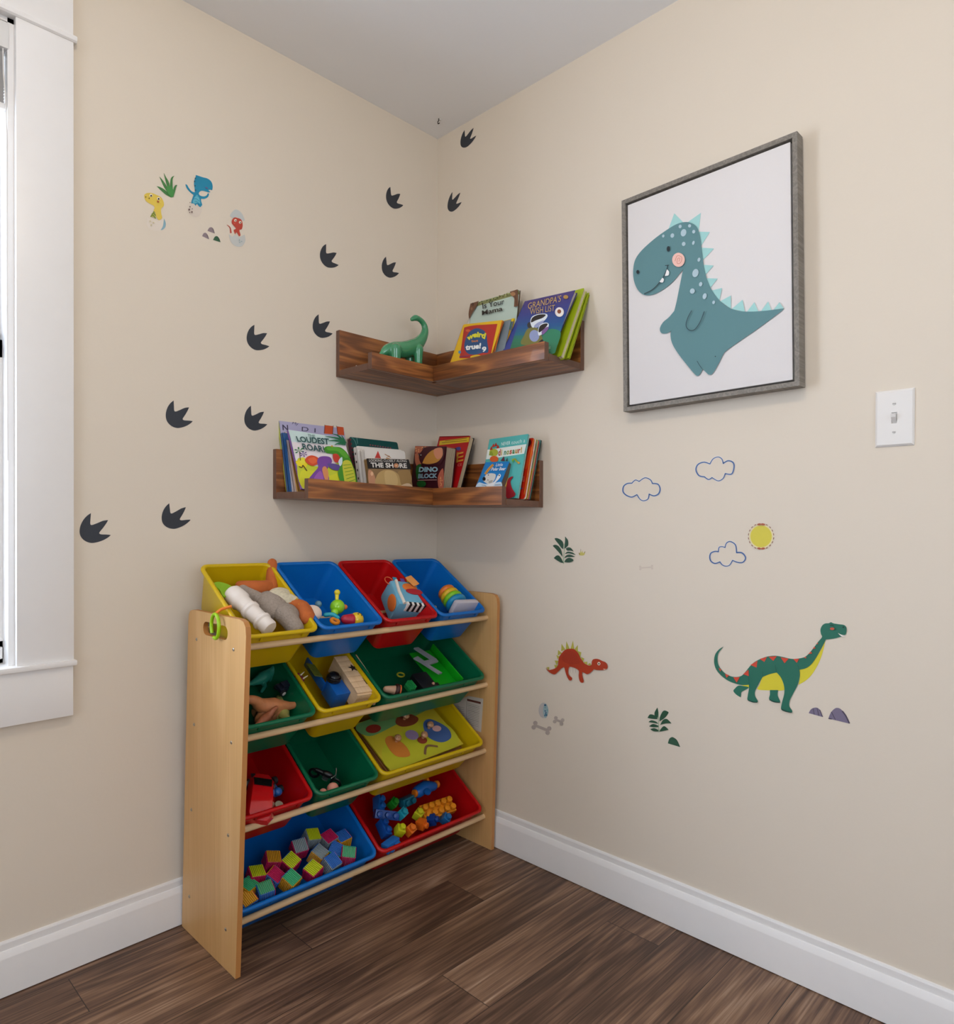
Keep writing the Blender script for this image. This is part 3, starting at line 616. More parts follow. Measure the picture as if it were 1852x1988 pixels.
z = zc(1050, 1230, 13.229); a = sticker('R', z)
for t3 in [((445, 420), (430, 560), (550, 510)), ((530, 260), (520, 450), (630, 410)), ((655, 195), (640, 400), (745, 410)), ((825, 175), (760, 400), (855, 410)), ((950, 290), (860, 410), (945, 490)), ((1040, 480), (940, 450), (1010, 610)), ((1110, 640), (1020, 600), (1080, 730)), ((1190, 720), (1090, 730), (1180, 810)), ((1262, 755), (1190, 800), (1295, 820)), ((395, 550), (430, 650), (495, 600)), ((352, 690), (400, 800), (455, 700)), ((340, 800), (370, 890), (435, 820)), ((140, 870), (205, 945), (215, 860))]: a.poly(t3, '#b7b04a')
a.sm([(118, 880, 1), (200, 935), (270, 925), (340, 905), (400, 870), (440, 800), (450, 700), (470, 600), (540, 500), (620, 420), (720, 392), (830, 395), (900, 440), (960, 510), (1000, 600), (1050, 680), (1110, 760), (1180, 800), (1240, 825), (1295, 805), (1310, 720), (1340, 665), (1420, 648), (1500, 665), (1580, 705), (1660, 740), (1705, 800), (1712, 870), (1680, 915), (1620, 935), (1500, 940), (1420, 935), (1365, 920), (1320, 960), (1250, 1020), (1190, 1045), (1130, 1020), (1065, 985, 1), (1060, 1050), (1080, 1140), (1100, 1220), (1080, 1262), (1020, 1250), (985, 1180), (970, 1080), (970, 950), (860, 880), (740, 850, 1), (710, 900), (705, 1020), (740, 1085), (800, 1140), (780, 1200), (730, 1200), (680, 1120), (640, 1020), (610, 900), (590, 860, 1), (520, 900), (440, 980), (360, 1045), (290, 1035), (200, 980)], '#b03a1c')
a.sm([(640, 470), (760, 440), (880, 500), (960, 640), (1000, 760), (760, 790), (560, 700), (560, 560)], '#a5351c').oval(1490, 772, 38, 44, '#eadcc8').oval(1490, 775, 17, 22, '#2a120c').poly([(1600, 900), (1680, 915), (1620, 936)], '#e0b49c')
for x in (750, 820, 890): a.line([(x, 880), (x+5, 1010)], 5, '#a99a90')
put(a, 'dinosaur_sticker', 'small red spiny-backed dinosaur sticker beside the toy organizer', group='dinosaur stickers on the right wall')

z = zc(1060, 1030, 20.58); a = sticker('R', z)
a.line([(705, 1330), (700, 1150), (715, 950), (730, 800), (722, 520)], (30, 16), '#8fb08a')
for lf in [[(345, 320), (430, 300), (560, 350), (660, 440), (695, 560), (690, 745, 1), (600, 680), (500, 540), (400, 420)], [(760, 235, 1), (850, 340), (885, 430), (880, 590), (800, 680), (738, 725, 1), (745, 560), (760, 400)], [(265, 610, 1), (340, 570), (450, 590), (550, 680), (620, 820), (665, 1060, 1), (560, 930), (400, 750)], [(800, 720), (880, 670), (980, 690), (1060, 770), (1105, 840, 1), (980, 802), (850, 800)], [(760, 930), (850, 850), (960, 850), (1080, 890), (1195, 975, 1), (1060, 945), (900, 910)], [(720, 1110, 1), (790, 1010), (890, 960), (1000, 970), (1165, 1045, 1), (980, 1060), (840, 1060)], [(310, 1100, 1), (400, 1010), (500, 995), (590, 1080), (670, 1230), (700, 1285, 1), (600, 1280), (450, 1200)], [(730, 1260, 1), (790, 1150), (900, 1090), (1010, 1110), (1095, 1180), (1020, 1250), (900, 1275)]]: a.sm(lf, '#234a34')
put(a, 'plant_sticker', 'dark green leafy plant sticker below the lower shelf end', group='plant stickers on the right wall')
a = sticker('R', z).sm([(1310, 870, 1), (1360, 900), (1385, 740, 1), (1420, 880), (1470, 780, 1), (1480, 900), (1565, 820, 1), (1520, 980), (1340, 985)], '#c3b85e').line([(1320, 890), (1345, 965)], 26, '#7a6434').line([(1385, 740), (1390, 810)], 10, '#5e5638').line([(1560, 830), (1548, 905)], 14, '#6e5a40')
put(a, 'grass_sticker', 'tiny yellow grass sticker right of the leafy plant sticker')
z = zc(1020, 1020, 4.419); a = sticker('R', z).line([(1145, 1775), (1142, 1690), (1140, 1600)], (5, 4), '#8fb08a')
for lf in [[(1132, 1562, 1), (1108, 1605), (1112, 1640), (1136, 1652, 1), (1140, 1600)], [(1225, 1600), (1185, 1590), (1155, 1640), (1150, 1682, 1), (1195, 1652), (1222, 1618)], [(1048, 1652, 1), (1068, 1622), (1108, 1630), (1136, 1662, 1), (1090, 1660)], [(1055, 1688, 1), (1080, 1672), (1120, 1683), (1140, 1702, 1), (1095, 1694)], [(1252, 1698, 1), (1215, 1662), (1180, 1670), (1156, 1712, 1), (1200, 1700)], [(1060, 1724, 1), (1095, 1704), (1140, 1718, 1), (1140, 1730, 1), (1100, 1732)], [(1228, 1753, 1), (1190, 1722), (1160, 1748), (1150, 1770, 1), (1190, 1762)], [(1070, 1748, 1), (1105, 1740), (1140, 1755, 1), (1140, 1768, 1), (1100, 1766)]]: a.sm(lf, '#255038')
put(a, 'plant_sticker', 'dark green leafy plant sticker low on the wall, under the faint bone', group='plant stickers on the right wall')
a = sticker('R', z).sm([(1222, 1870, 1), (1235, 1830), (1262, 1817), (1297, 1842), (1325, 1901, 1)], '#2f5742').line([(1262, 1817), (1297, 1842), (1325, 1900)], 4, '#1f3d2e')
put(a, 'stone_sticker', 'dark green stone sticker under the lower leafy plant')
a = sticker('R', z).oval(155, 1587, 42, 66, '#bdb9b5').sm([(165, 1530), (185, 1545), (198, 1590), (185, 1640), (165, 1650), (150, 1590)], '#9db6ba')
random.seed(3)
for i in range(12): a.oval(163+random.random()*26, 1540+random.random()*95, 5, 7, random.choice(['#3c7f9a', '#2f5f86', '#78a8ae']))
put(a, 'egg_sticker', 'grey egg sticker speckled blue, beside the organizer')
a = sticker('R', z); bone(a, 80, 1715, 195, 1760, 24, '#b3a79e'); put(a, 'bone_sticker', 'grey bone sticker under the speckled egg', group='pale bone stickers on the right wall')
a = sticker('R', z); bone(a, 258, 1668, 312, 1685, 20, '#b6aaa0'); put(a, 'bone_sticker', 'short broken grey bone sticker right of the speckled egg', group='pale bone stickers on the right wall')
# ------------------------------------------------------------------ two corner shelves
def tilt(o, z0, kx, ky):
    for v in o.data.vertices: v.co.z += kx*max(0, -v.co.x)+ky*max(0, -v.co.y)
SW = [(0.0, '#3a2010'), (0.35, '#6b3d1c'), (0.6, '#94592a'), (0.8, '#b0743a'), (1.0, '#c78c4e')]
def shelf_mats(k):
    return (wood('stained_x%d' % k, SW, 'X', 2, 16, 6, 0.28, 240, 0.5, 0.42, 0.15, off=k*3.3, coat=0.15), wood('stained_y%d' % k, SW, 'Y', 2, 16, 6, 0.28, 240, 0.5, 0.42, 0.15, off=k*5.7+1, coat=0.15),
            mat('#6b4d3d', 0.7, vary=0.2, vscale=60))
def corner_shelf(name, label, ll, lr, dep, zb, fh, bh, kx, ky, k):
    wx, wy, me_ = shelf_mats(k); t = 0.019; e = 0.0006
    s = thing(name, label, 'shelf', 'corner book shelves')
    def part(nm, m_, a, b_, endaxis):
        o = mb(m_); o.box2(a, b_, bev=0.0012); 
        o = o.build(nm, s, smooth=30); o.data.materials.append(me_)
        for p in o.data.polygons:
            n = p.normal; c = p.center
            if endaxis == 'x' and n.x < -0.9 or endaxis == 'y' and n.y < -0.9: p.material_index = 1
        tilt(o, zb, kx, ky); return o
    part('back_board', wx, (-ll, -t, zb), (-e, -e, zb+bh), 'x')
    part('back_board', wy, (-t, -lr, zb), (-e, -t-e, zb+bh), 'y')
    part('shelf_board', wx, (-ll, -dep+t+e, zb), (-t-2*e, -t-e, zb+t), 'x')
    part('shelf_board', wy, (-dep+t+e, -lr, zb), (-t-e, -dep+t, zb+t), 'y')
    part('front_lip', wx, (-ll, -dep, zb), (-dep-e+t*0.5, -dep+t, zb+fh), 'x')
    part('front_lip', wy, (-dep, -lr, zb), (-dep+t, -dep-e, zb+fh), 'y')
    return s
S1 = dict(z=1.5185, kx=0.009, ky=-0.008); S2 = dict(z=1.120, kx=0.020, ky=-0.014)
corner_shelf('corner_shelf', 'dark stained wooden corner shelf, the upper one with the green dinosaur', 0.429, 0.643, 0.186, S1['z'], 0.049, 0.145, S1['kx'], S1['ky'], 1)
corner_shelf('corner_shelf', 'dark stained wooden corner shelf, the lower one crowded with books', 0.646, 0.4905, 0.1905, S2['z'], 0.0545, 0.145, S2['kx'], S2['ky'], 2)
def crumb(p, label):
    b = mb(mat('#e6dccb', 0.6)).ball(p, 0.0028, seg=10).ball((p[0]+0.003, p[1]+0.002, p[2]-0.001), 0.002, seg=8)
    tag(b.build('wall_plug'), label, 'wall plug')
crumb((-0.415, -0.09, S1['z']+0.0255), 'tiny white plug lying at the left end of the upper shelf')
crumb((-0.06, -0.474, S2['z']+0.017), 'tiny white plug lying at the right end of the lower shelf')

# ------------------------------------------------------------------ toy organizer
OAK = [(0.0, '#b98a52'), (0.45, '#d3a66b'), (0.7, '#dfb57c'), (1.0, '#e9c594')]
m_oak = wood('oak_laminate', OAK, 'Z', 0.8, 7, 4, 0.16, 330, 0.6, 0.4, 0.05, blotch=0.3)
m_edge = mat('#b97f45', 0.45, vary=0.08, vscale=20)
m_rod = wood('pale_dowel', [(0, '#c29a6a'), (0.5, '#dcba8c'), (1, '#ecd2ac')], 'X', 2, 30, 3, 0.2, 200, 0.4, 0.45, 0.05)
org = thing('toy_organizer', 'oak coloured wooden toy organizer with four tiers of plastic bins', 'toy organizer')
XL0, XL1, XR0, XR1 = -0.919, -0.9065, -0.0395, -0.0265
RODS = [((-0.312, 0.7680), (-0.287, 0.7550)), ((-0.3015, 0.5490), (-0.2865, 0.5360)), ((-0.2860, 0.3265), (-0.2810, 0.3180)), ((-0.2730, 0.0985), (-0.2770, 0.1010))]
REAR = [-0.113, -0.098, -0.082, -0.070]
def side_panel(x0, x1, yb0, yb1, yt0, yt1, h, slot):
    def outline(s):
        q = [(yb0, 0.001), (yt0, h-0.035), (yt0+0.003, h-0.015), (yt0+0.012, h-0.004), (yt0+0.03, h), (yt1-0.03, h), (yt1-0.012, h-0.004), (yt1-0.003, h-0.015), (yt1, h-0.035), (yb1, 0.001)]
        return q
    out = outline(0)
    b = mb(m_oak); bm = b.bm
    if slot:
        (sy0, sy1, sz, sr) = slot; hole = []
        for k in range(9): t_ = -pi/2+pi*k/8; hole.append((sy1-sr+sr*cos(t_), sz+sr*sin(t_)))
        for k in range(9): t_ = pi/2+pi*k/8; hole.append((sy0+sr+sr*cos(t_), sz+sr*sin(t_)))
    else: hole = None
    loops = [out]+([hole] if hole else [])
    flat = [p for lp in loops for p in lp]
    tri = tessellate_polygon([[Vector((p[0], p[1], 0)) for p in lp] for lp in loops])
    A = [bm.verts.new((x0, p[0], p[1])) for p in flat]; B = [bm.verts.new((x1, p[0], p[1])) for p in flat]
    for t_ in tri: bm.faces.new([A[i] for i in t_]); bm.faces.new([B[i] for i in t_][::-1])
    b.use(m_edge); k = b.mi; off = 0
    for lp in loops:
        n = len(lp)
        for i in range(n):
            f = bm.faces.new((A[off+i], A[off+(i+1) % n], B[off+(i+1) % n], B[off+i])); f.material_index = k
        off += n
    bmesh.ops.recalc_face_normals(bm, faces=bm.faces)
    return b.build('side_panel', org, smooth=30)
pl = side_panel(XL0, XL1, -0.323, -0.0225, -0.373, -0.062, 0.840, (-0.283, -0.150, 0.8005, 0.0165))
pr = side_panel(XR0, XR1, -0.3125, -0.0225, -0.335, -0.045, 0.836, None)
def scr(x, y, z, par):
    b = mb(mat('#b9b2a6', 0.3, metal=0.9)); M = Matrix.Translation((x, y, z)) @ Matrix.Rotation(-pi/2, 4, 'Y')
    b.lathe([(0.0001, 0), (0.0042, 0), (0.0042, 0.0012), (0.003, 0.0020), (0.0018, 0.0021), (0.0017, 0.0006), (0.0001, 0.0005)], M, 14).build('screw', par)
for (a_, b_), ry in zip(RODS, REAR):
    scr(XL0, a_[0]-0.001, a_[1]-0.001, pl); scr(XL0, ry, a_[1]-0.001, pl)
for i, ((l, r_), ry) in enumerate(zip(RODS, REAR)):
    b = mb(m_rod); b.cyl((XL1-0.002, l[0], l[1]), (XR0+0.002, r_[0], r_[1]), 0.0082, seg=18); b.build('dowel', org)
    b = mb(m_rod); b.cyl((XL1-0.002, ry, l[1]+0.02), (XR0+0.002, ry+0.012, r_[1]+0.02), 0.0082, seg=18); b.build('dowel', org)
# care and safety leaflet stuck to the inside of the right panel
LX = XR0-0.0004
lz = zc(870, 1330, 16.567)
def onP(x, y, h): return hitp(*lz(x, y), (LX-h, 0, 0), Vector((1, 0, 0)))
a = Art(onP, 0.00015, 0.0003)
a.poly([(150, 560), (640, 350), (1130, 440), (1060, 1520), (560, 1330), (150, 1000)], '#c9c0b4').poly([(610, 440), (1050, 545), (1048, 612), (608, 505)], '#5c2a22')
a.line([(600, 520), (585, 900), (600, 1150)], 7, '#5a534c')
for i in range(13):
    y = 580+i*54; a.line([(620, y), (1015-i*3, y+118)], 10 if i in (1, 4, 9) else 7, '#4a443e')
for i in range(5): a.line([(300, 690+i*60), (520, 740+i*60)], 7, '#6b645c')
a.build('instruction_label', org)

# ------------------------------------------------------------------ plastic bins
TH = radians(33.5); BU = Vector((0, cos(TH), sin(TH))); BN = Vector((0, -sin(TH), cos(TH)))
BY, BB, BR, BG = '#d9b80c', '#0a6fc4', '#c00d12', '#0b6b47'
def rrect(a, c0, c1, r, h, n=5):
    out = []
    for (cx, cy), t0 in (((a-r, c1-r), 0), ((-a+r, c1-r), pi/2), ((-a+r, c0+r), pi), ((a-r, c0+r), 3*pi/2)):
        for k in range(n+1):
            t = t0+pi/2*k/n; out.append(Vector((cx+r*cos(t), cy+r*sin(t), h)))
    return out
class Bin:
    def __init__(s, x0, x1, row, color, label, ln=0.292, dy=-0.026, dz=0.026, dep=0.122):
        s.x0, s.x1 = x0, x1; xm = (x0+x1)/2; t = (xm-XL1)/(XR0-XL1); (ya, za), (yb, zb) = RODS[row]
        s.o = Vector((xm, ya+(yb-ya)*t+dy, za+(zb-za)*t+dz))
        sl = (zb-za)/(XR0-XL1); sy = (yb-ya)/(XR0-XL1)
        ex = Vector((1, sy, sl)).normalized(); eu = (BU-ex*BU.dot(ex)).normalized(); s.ex, s.eu, s.en = ex, eu, ex.cross(eu)
        s.M = basis(s.o, s.ex, s.eu, s.en); s.Mi = s.M.inverted()
        s.w = w = (x1-x0)/2-0.0018; s.ln, s.dep = ln, dep
        b = thing('storage_bin', label, 'storage bin', 'plastic storage bins of the toy organizer', s.M); m_ = plastic(color)
        T = 0.030; D = -dep
        prof = [(0.0105, -0.006, 0.014), (T+0.002, D, 0.020), (T+0.006, D-0.0, 0.018), None]
        mbd = mb(m_)
        L = []
        def lp(off, foff, h, r): return rrect(w-off, foff, ln-foff, r, h)
        out = [lp(0.0085, 0.0085, -0.006, 0.020), lp(T-0.003, 0.021, D+0.006, 0.018), lp(T-0.001, 0.023, D+0.001, 0.017), lp(T+0.006, 0.030, D, 0.012)]
        inn = [lp(T+0.006, 0.030, D+0.0025, 0.012), lp(T+0.0015, 0.0255, D+0.0035, 0.0155), lp(T-0.0005, 0.0235, D+0.008, 0.0165), lp(0.011, 0.011, -0.006, 0.0185)]
        mbd.loft(out, False, True); mbd.loft(inn, True, False); mbd.build('bin_body', b, smooth=40)
        rm = mb(m_); R = []
        for off, h, r in ((0.0085, -0.006, 0.020), (0.0035, -0.0085, 0.023), (0.0008, -0.006, 0.024), (0, -0.003, 0.0245), (0.001, 0.0004, 0.024), (0.0035, 0.0022, 0.0225), (0.0065, 0.0024, 0.021), (0.0098, 0.0008, 0.019), (0.011, -0.002, 0.0185), (0.011, -0.006, 0.0185)):
            R.append(lp(off, off, h, r))
        rm.loft(R, False, False); rm.build('bin_rim', b, smooth=60)
        for sx in (-0.55, 0.55):
            q = mb(m_).box((sx*w, 0.004, -0.012), (0.006, 0.004, 0.010)); q.build('bin_tab', b)
        s.obj = b
    def at(s, px, py, d):
        """point where the sight line through (px,py) meets the plane d below the rim, in bin coordinates"""
        return s.Mi @ hitp(px, py, s.o-s.en*d, s.en)
X = [-0.9055, -0.6935, -0.4820, -0.2705, -0.0590]
BINS = {}
for key, i0, i1, row, c, l in [
    ('y1', 0, 1, 0, BY, 'yellow plastic bin in the top tier holding the plush animal'), ('b1', 1, 2, 0, BB, 'blue plastic bin in the top tier with the green rattle chick'),
    ('r1', 2, 3, 0, BR, 'red plastic bin in the top tier with the activity cube'), ('b2', 3, 4, 0, BB, 'blue plastic bin at the right end of the top tier, with the ring stacker'),
    ('g1', 0, 1, 1, BG, 'green plastic bin in the second tier full of dinosaur figures'), ('y2', 1, 2, 1, BY, 'yellow plastic bin in the second tier with the wooden crate'),
    ('g2', 2, 4, 1, BG, 'wide green plastic bin at the right of the second tier'),
    ('r2', 0, 1, 2, BR, 'red plastic bin in the third tier with the red toy car'), ('g3', 1, 2, 2, BG, 'green plastic bin in the third tier with the toy motorcycle'),
    ('y3', 2, 4, 2, BY, 'wide yellow plastic bin in the third tier with the knob puzzles'),
    ('b3', 0, 2, 3, BB, 'wide blue plastic bin in the bottom tier full of bristle blocks'), ('r3', 2, 4, 3, BR, 'wide red plastic bin in the bottom tier full of building blocks')]:
    dz = [0.026, 0.030, 0.033, 0.034][row]
    BINS[key] = Bin(X[i0], X[i1], row, c, l, dz=dz)
# ------------------------------------------------------------------ books on the shelves
def quad_text(a, txt, bl, br, tr, tl, col, bold=0.02, italic=0.0, arc=0.0):
    vs, fs = glyphs(txt, bold, italic); b = len(a.V); k = a._m(col)
    for u, v in vs:
        x = (bl[0]*(1-u)+br[0]*u)*(1-v)+(tl[0]*(1-u)+tr[0]*u)*v; y = (bl[1]*(1-u)+br[1]*u)*(1-v)+(tl[1]*(1-u)+tr[1]*u)*v
        a.V.append(a.place(x, y-arc*(1-(2*u-1)**2), a.h))
    for f in fs: a.Fc.append([b+i for i in f]); a.Mi.append(k)
    a.h += a.step
Art.qt = lambda s, *k, **w: (quad_text(s, *k, **w), s)[1]
def book(label, wall, f, top, low, other, z0, d0, thick, cover, art=None, pages='#cfc4b2', side=None, w=None, on_shelf=False, rnd=0.0, h=None, edge=0.0016, sideart=None, name='book', over=0.003):
    """top/low: two sight points on the visible upright edge of the front cover; other: the opposite top corner"""
    k = 0 if wall == 'L' else 1
    if on_shelf: d0 = -hitp(*f(*low), (0, 0, z0), Vector((0, 0, 1)))[1-k]
    def pl(a):
        if wall == 'L': return Vector((0, -d0, z0)), Vector((0, -cos(a), sin(a)))
        return Vector((-d0, 0, z0)), Vector((-cos(a), 0, sin(a)))
    best = min((abs(hitp(*f(*top), *pl(radians(i/5)))[k]-hitp(*f(*low), *pl(radians(i/5)))[k]), i) for i in range(0, 250))
    a_ = radians(best[1]/5); P0, n = pl(a_)
    t = hitp(*f(*top), P0, n)
    sgn = 1 if wall == 'L' else -1      # the visible upright edge is the left one on the left wall, the right one on the right wall
    if other is not None:
        o = hitp(*f(*other), P0, n); ex = (o-t).normalized()*sgn; w = (o-t).length
    else:
        ex = Vector((1, 0, 0)) if wall == 'L' else Vector((0, -1, 0)); o = t+ex*sgn*w
    ey = n.cross(ex); TLc, TRc = (t, o) if wall == 'L' else (o, t)
    hh = h or (min(TLc.z, TRc.z)-z0)/ey.z
    org_ = TLc-ey*hh; M = basis(org_, ex, ey, n); Mi = M.inverted()
    root = thing(name, label, 'book', 'picture books on the corner shelves', M)
    b = mb(mat(cover, 0.35))
    def board(z_a, z_b, col=None):
        if rnd:
            r = rnd; pts = []
            for cx, cy, t0 in ((w-r, r, -pi/2), (w-r, hh-r, 0), (r, hh-r, pi/2), (r, r, pi)):
                for i in range(5): tt = t0+pi/2*i/4; pts.append((cx+r*cos(tt), cy+r*sin(tt)))
            b.prism(pts, z_a, z_b)
        else: b.box2((0, 0, z_a), (w, hh, z_b))
    board(-edge, 0); b.use(mat(side or cover, 0.4)); board(-thick, -thick+edge)
    b.use(mat(side or cover, 0.4)); b.box2((0, rnd, -thick), (edge, hh-rnd, 0))
    if art:
        A = Art(lambda x, y, h_: hitp(*f(x, y), P0, n)+n*h_, 0.00012, 0.00025, 0.35); art(A)
        base = [b.bm.verts.new(Mi @ Vector(v)) for v in A.V]
        for fc, mi in zip(A.Fc, A.Mi):
            b.use(A.mats[mi])
            try: q = b.bm.faces.new([base[i] for i in fc]); q.material_index = b.mi
            except ValueError: pass
    b.build('book_cover', root, smooth=30)
    g = mat(pages, 0.8, vary=0.10, vscale=300)
    if thick > 0.004:
        pb_ = mb(g); ins = over if edge < 0.003 else 0.001
        pb_.box2((edge, ins, -thick+edge), (w-ins, hh-ins, -edge))
        if sideart:
            sx = w-ins+0.0003
            for (y0, y1, za, zb, c) in sideart:
                pb_.use(mat(c, 0.4)).box2((sx-0.0002, y0*hh, -thick*za), (sx+0.0002, y1*hh, -thick*zb))
        pb_.build('pages', root, smooth=0)
    return root
A_, B_, C_ = zc(500, 780, 5.144), zc(780, 780, 6.173), zc(840, 540, 5.7875)
zl, zm, zr, zu = 1.151, 1.147, 1.1365, 1.5335

def art_lilac(a):
    a.qt('My', (345, 232), (408, 244), (410, 208), (345, 198), '#3a3450', 0.0, 0.2).qt('N', (250, 284), (308, 290), (302, 232), (246, 228), '#3a3450').qt('D', (440, 292), (506, 300), (510, 256), (442, 250), '#3a3450', 0.0).qt('I', (566, 305), (578, 306), (578, 266), (568, 264), '#3a3450')
    a.poly([(672, 207), (756, 213), (748, 325), (664, 318)], '#c4512a').poly([(784, 216), (840, 222), (856, 250), (864, 335), (800, 330)], '#c4512a').line([(672, 207), (664, 318)], 5, '#5a2418').line([(756, 213), (748, 325)], 5, '#5a2418').line([(784, 216), (800, 330)], 5, '#5a2418')
book('large lilac picture book standing furthest back at the left end of the lower shelf', 'L', A_, (206, 160), (284, 905), (855, 222), zl, None, 0.010, '#aca8c6', art_lilac, side='#b4bd54', on_shelf=True, rnd=0.008)
book('thin book with a blue spine behind the lilac-fronted stack on the lower shelf', 'L', A_, (246, 308), (312, 903), None, zl, None, 0.011, '#2f5f96', None, side='#2c5a94', w=0.19, on_shelf=True)
book('slim book with a pale pink spine, left end of the lower shelf', 'L', A_, (274, 300), (368, 903), None, zl, None, 0.015, '#d5c7c4', None, side='#cfc4c6', w=0.185, on_shelf=True)
book('slim book with an orange and yellow spine, left end of the lower shelf', 'L', A_, (300, 330), (408, 903), None, zl, None, 0.009, '#d39a4c', None, side='#cf9f50', w=0.18, on_shelf=True)
def art_roar(a):
    a.poly([(306, 280), (857, 362), (905, 520), (360, 470)], '#c9dfdc').poly([(340, 400), (880, 440), (940, 640), (400, 600)], '#e6dde0')
    a.sm([(395, 590), (480, 575), (560, 640), (700, 640), (860, 600), (960, 660), (985, 800), (1000, 880), (480, 880)], '#c3cc34').sm([(430, 700), (560, 690), (700, 740), (860, 700), (985, 790), (1000, 880), (485, 880)], '#d3d42c')
    a.sm([(380, 600), (450, 570), (500, 610), (470, 660), (420, 650)], '#e8d622').oval(450, 590, 30, 34, '#e6dc3c')
    for cx, cy, c, s_ in ((415, 490, '#1f7a3a', 46), (455, 525, '#6b4a94', 36)):
        for i in range(6): t = i*pi/3+0.3; a.poly([(cx, cy), (cx+s_*cos(t-0.2), cy+s_*0.7*sin(t-0.2)), (cx+s_*1.1*cos(t), cy+s_*0.8*sin(t)), (cx+s_*cos(t+0.2), cy+s_*0.7*sin(t+0.2))], c)
    a.line([(415, 500), (425, 590)], 7, '#5a3a24').line([(410, 650), (440, 660), (450, 640), (490, 695)], 8, '#4a2e20')
    a.sm([(470, 590), (490, 555), (540, 540), (600, 565), (605, 615), (550, 645), (500, 625)], '#cf4a26').sm([(500, 580), (560, 560), (590, 600), (540, 625)], '#de6438')
    a.sm([(515, 790), (550, 720), (600, 660), (590, 600), (610, 560), (660, 548), (720, 560), (738, 605), (705, 650), (690, 700), (700, 790)], '#74439a').sm([(560, 780), (590, 720), (630, 700), (650, 790)], '#9a5cb0').sm([(640, 680), (670, 650), (700, 700), (700, 780), (670, 785)], '#d08a5a')
    a.sm([(690, 625), (770, 625), (830, 650), (820, 690), (740, 680)], '#5a4a8c')
    a.sm([(660, 470), (690, 450), (760, 455), (830, 465), (890, 520), (930, 600), (965, 700), (988, 810), (985, 870), (860, 860), (800, 740), (810, 670), (840, 610), (800, 590), (750, 530), (680, 515)], '#3f8c26').sm([(845, 610), (900, 590), (940, 640), (972, 780), (960, 860), (880, 850), (850, 720)], '#c4c43c').sm([(690, 458), (770, 460), (850, 490), (900, 560), (860, 560), (790, 500), (700, 490)], '#5aa832')
    for i in range(6): a.line([(848+i*8, 640+i*34), (925+i*9, 632+i*30)], 6, '#6a9a2c')
    a.sm([(745, 535), (790, 530), (815, 570), (800, 610), (760, 605)], '#c43a2c').sm([(800, 600), (835, 560), (838, 620), (815, 650)], '#cfe2ea').oval(735, 452, 10, 9, '#c4a21c')
    for q in ([(860, 400), (780, 370), (670, 352)], [(862, 410), (770, 395), (700, 398)], [(866, 420), (800, 350), (740, 330)], [(868, 425), (850, 380), (830, 345)], [(870, 430), (800, 425), (760, 440)]): a.line(q, (26, 4), '#1f6b48')
    a.qt('THE', (492, 356), (568, 366), (566, 340), (490, 330), '#557a78', 0.01).qt('LOUDEST', (392, 408), (706, 440), (702, 376), (372, 352), '#1f4f52', 0.025).qt('ROAR!', (448, 486), (668, 518), (650, 452), (432, 424), '#1f4f52', 0.025)
book('picture book with a roaring green dinosaur cover, at the front left of the lower shelf', 'L', A_, (305, 278), (438, 760), (858, 362), zl, 0.150, 0.008, '#dfe2de', art_roar, side='#7a4aa6')
def art_teal(a):
    a.line([(940, 352), (985, 430), (980, 620)], 6, '#5a8f88').line([(990, 360), (1000, 420)], 5, '#6a9a90')
    for i in range(9): a.oval(1125+i*25, 432+i*4, 8, 7, '#8a4a54')
    for i in range(10): a.oval(925+i*8, 380+i*42, 7, 10, '#7a3038')
book('dark teal hardback behind the white board books, lower shelf', 'L', A_, (915, 350), (1000, 800), (1395, 405), zm, 0.085, 0.012, '#0e4b49', art_teal, side='#5a2228', rnd=0.006)
def art_w1(a): a.line([(1000, 470), (1440, 520)], 3, '#c4beb4')
w_ = book('thick white board book with small marks on its spine, lower shelf', 'L', A_, (985, 440), (1025, 800), (1440, 480), zm, 0.108, 0.016, '#e0dbd3', art_w1, side='#e0dbd3', pages='#d8d2c8', rnd=0.006)
for i in range(5):
    q = mb(mat('#4a423c', 0.6)).box((-0.0004, 0.03+i*0.026, -0.008), (0.0004, 0.007, 0.005)); q.build('spine_mark', w_)
def art_w2(a): a.poly([(1170, 562), (1202, 490), (1232, 566)], '#c23a34').line([(1270, 522), (1290, 535), (1320, 545)], 7, '#a8703a').line([(1285, 560), (1305, 548), (1330, 560)], 5, '#a8703a').oval(1300, 575, 22, 14, '#c89a64')
book('white board book with a small red triangle on its cover, lower shelf', 'L', A_, (1060, 462), (1085, 800), (1470, 492), zm, 0.128, 0.017, '#e2ddd5', art_w2, side='#dcd6cd', pages='#d8d2c8', rnd=0.008)
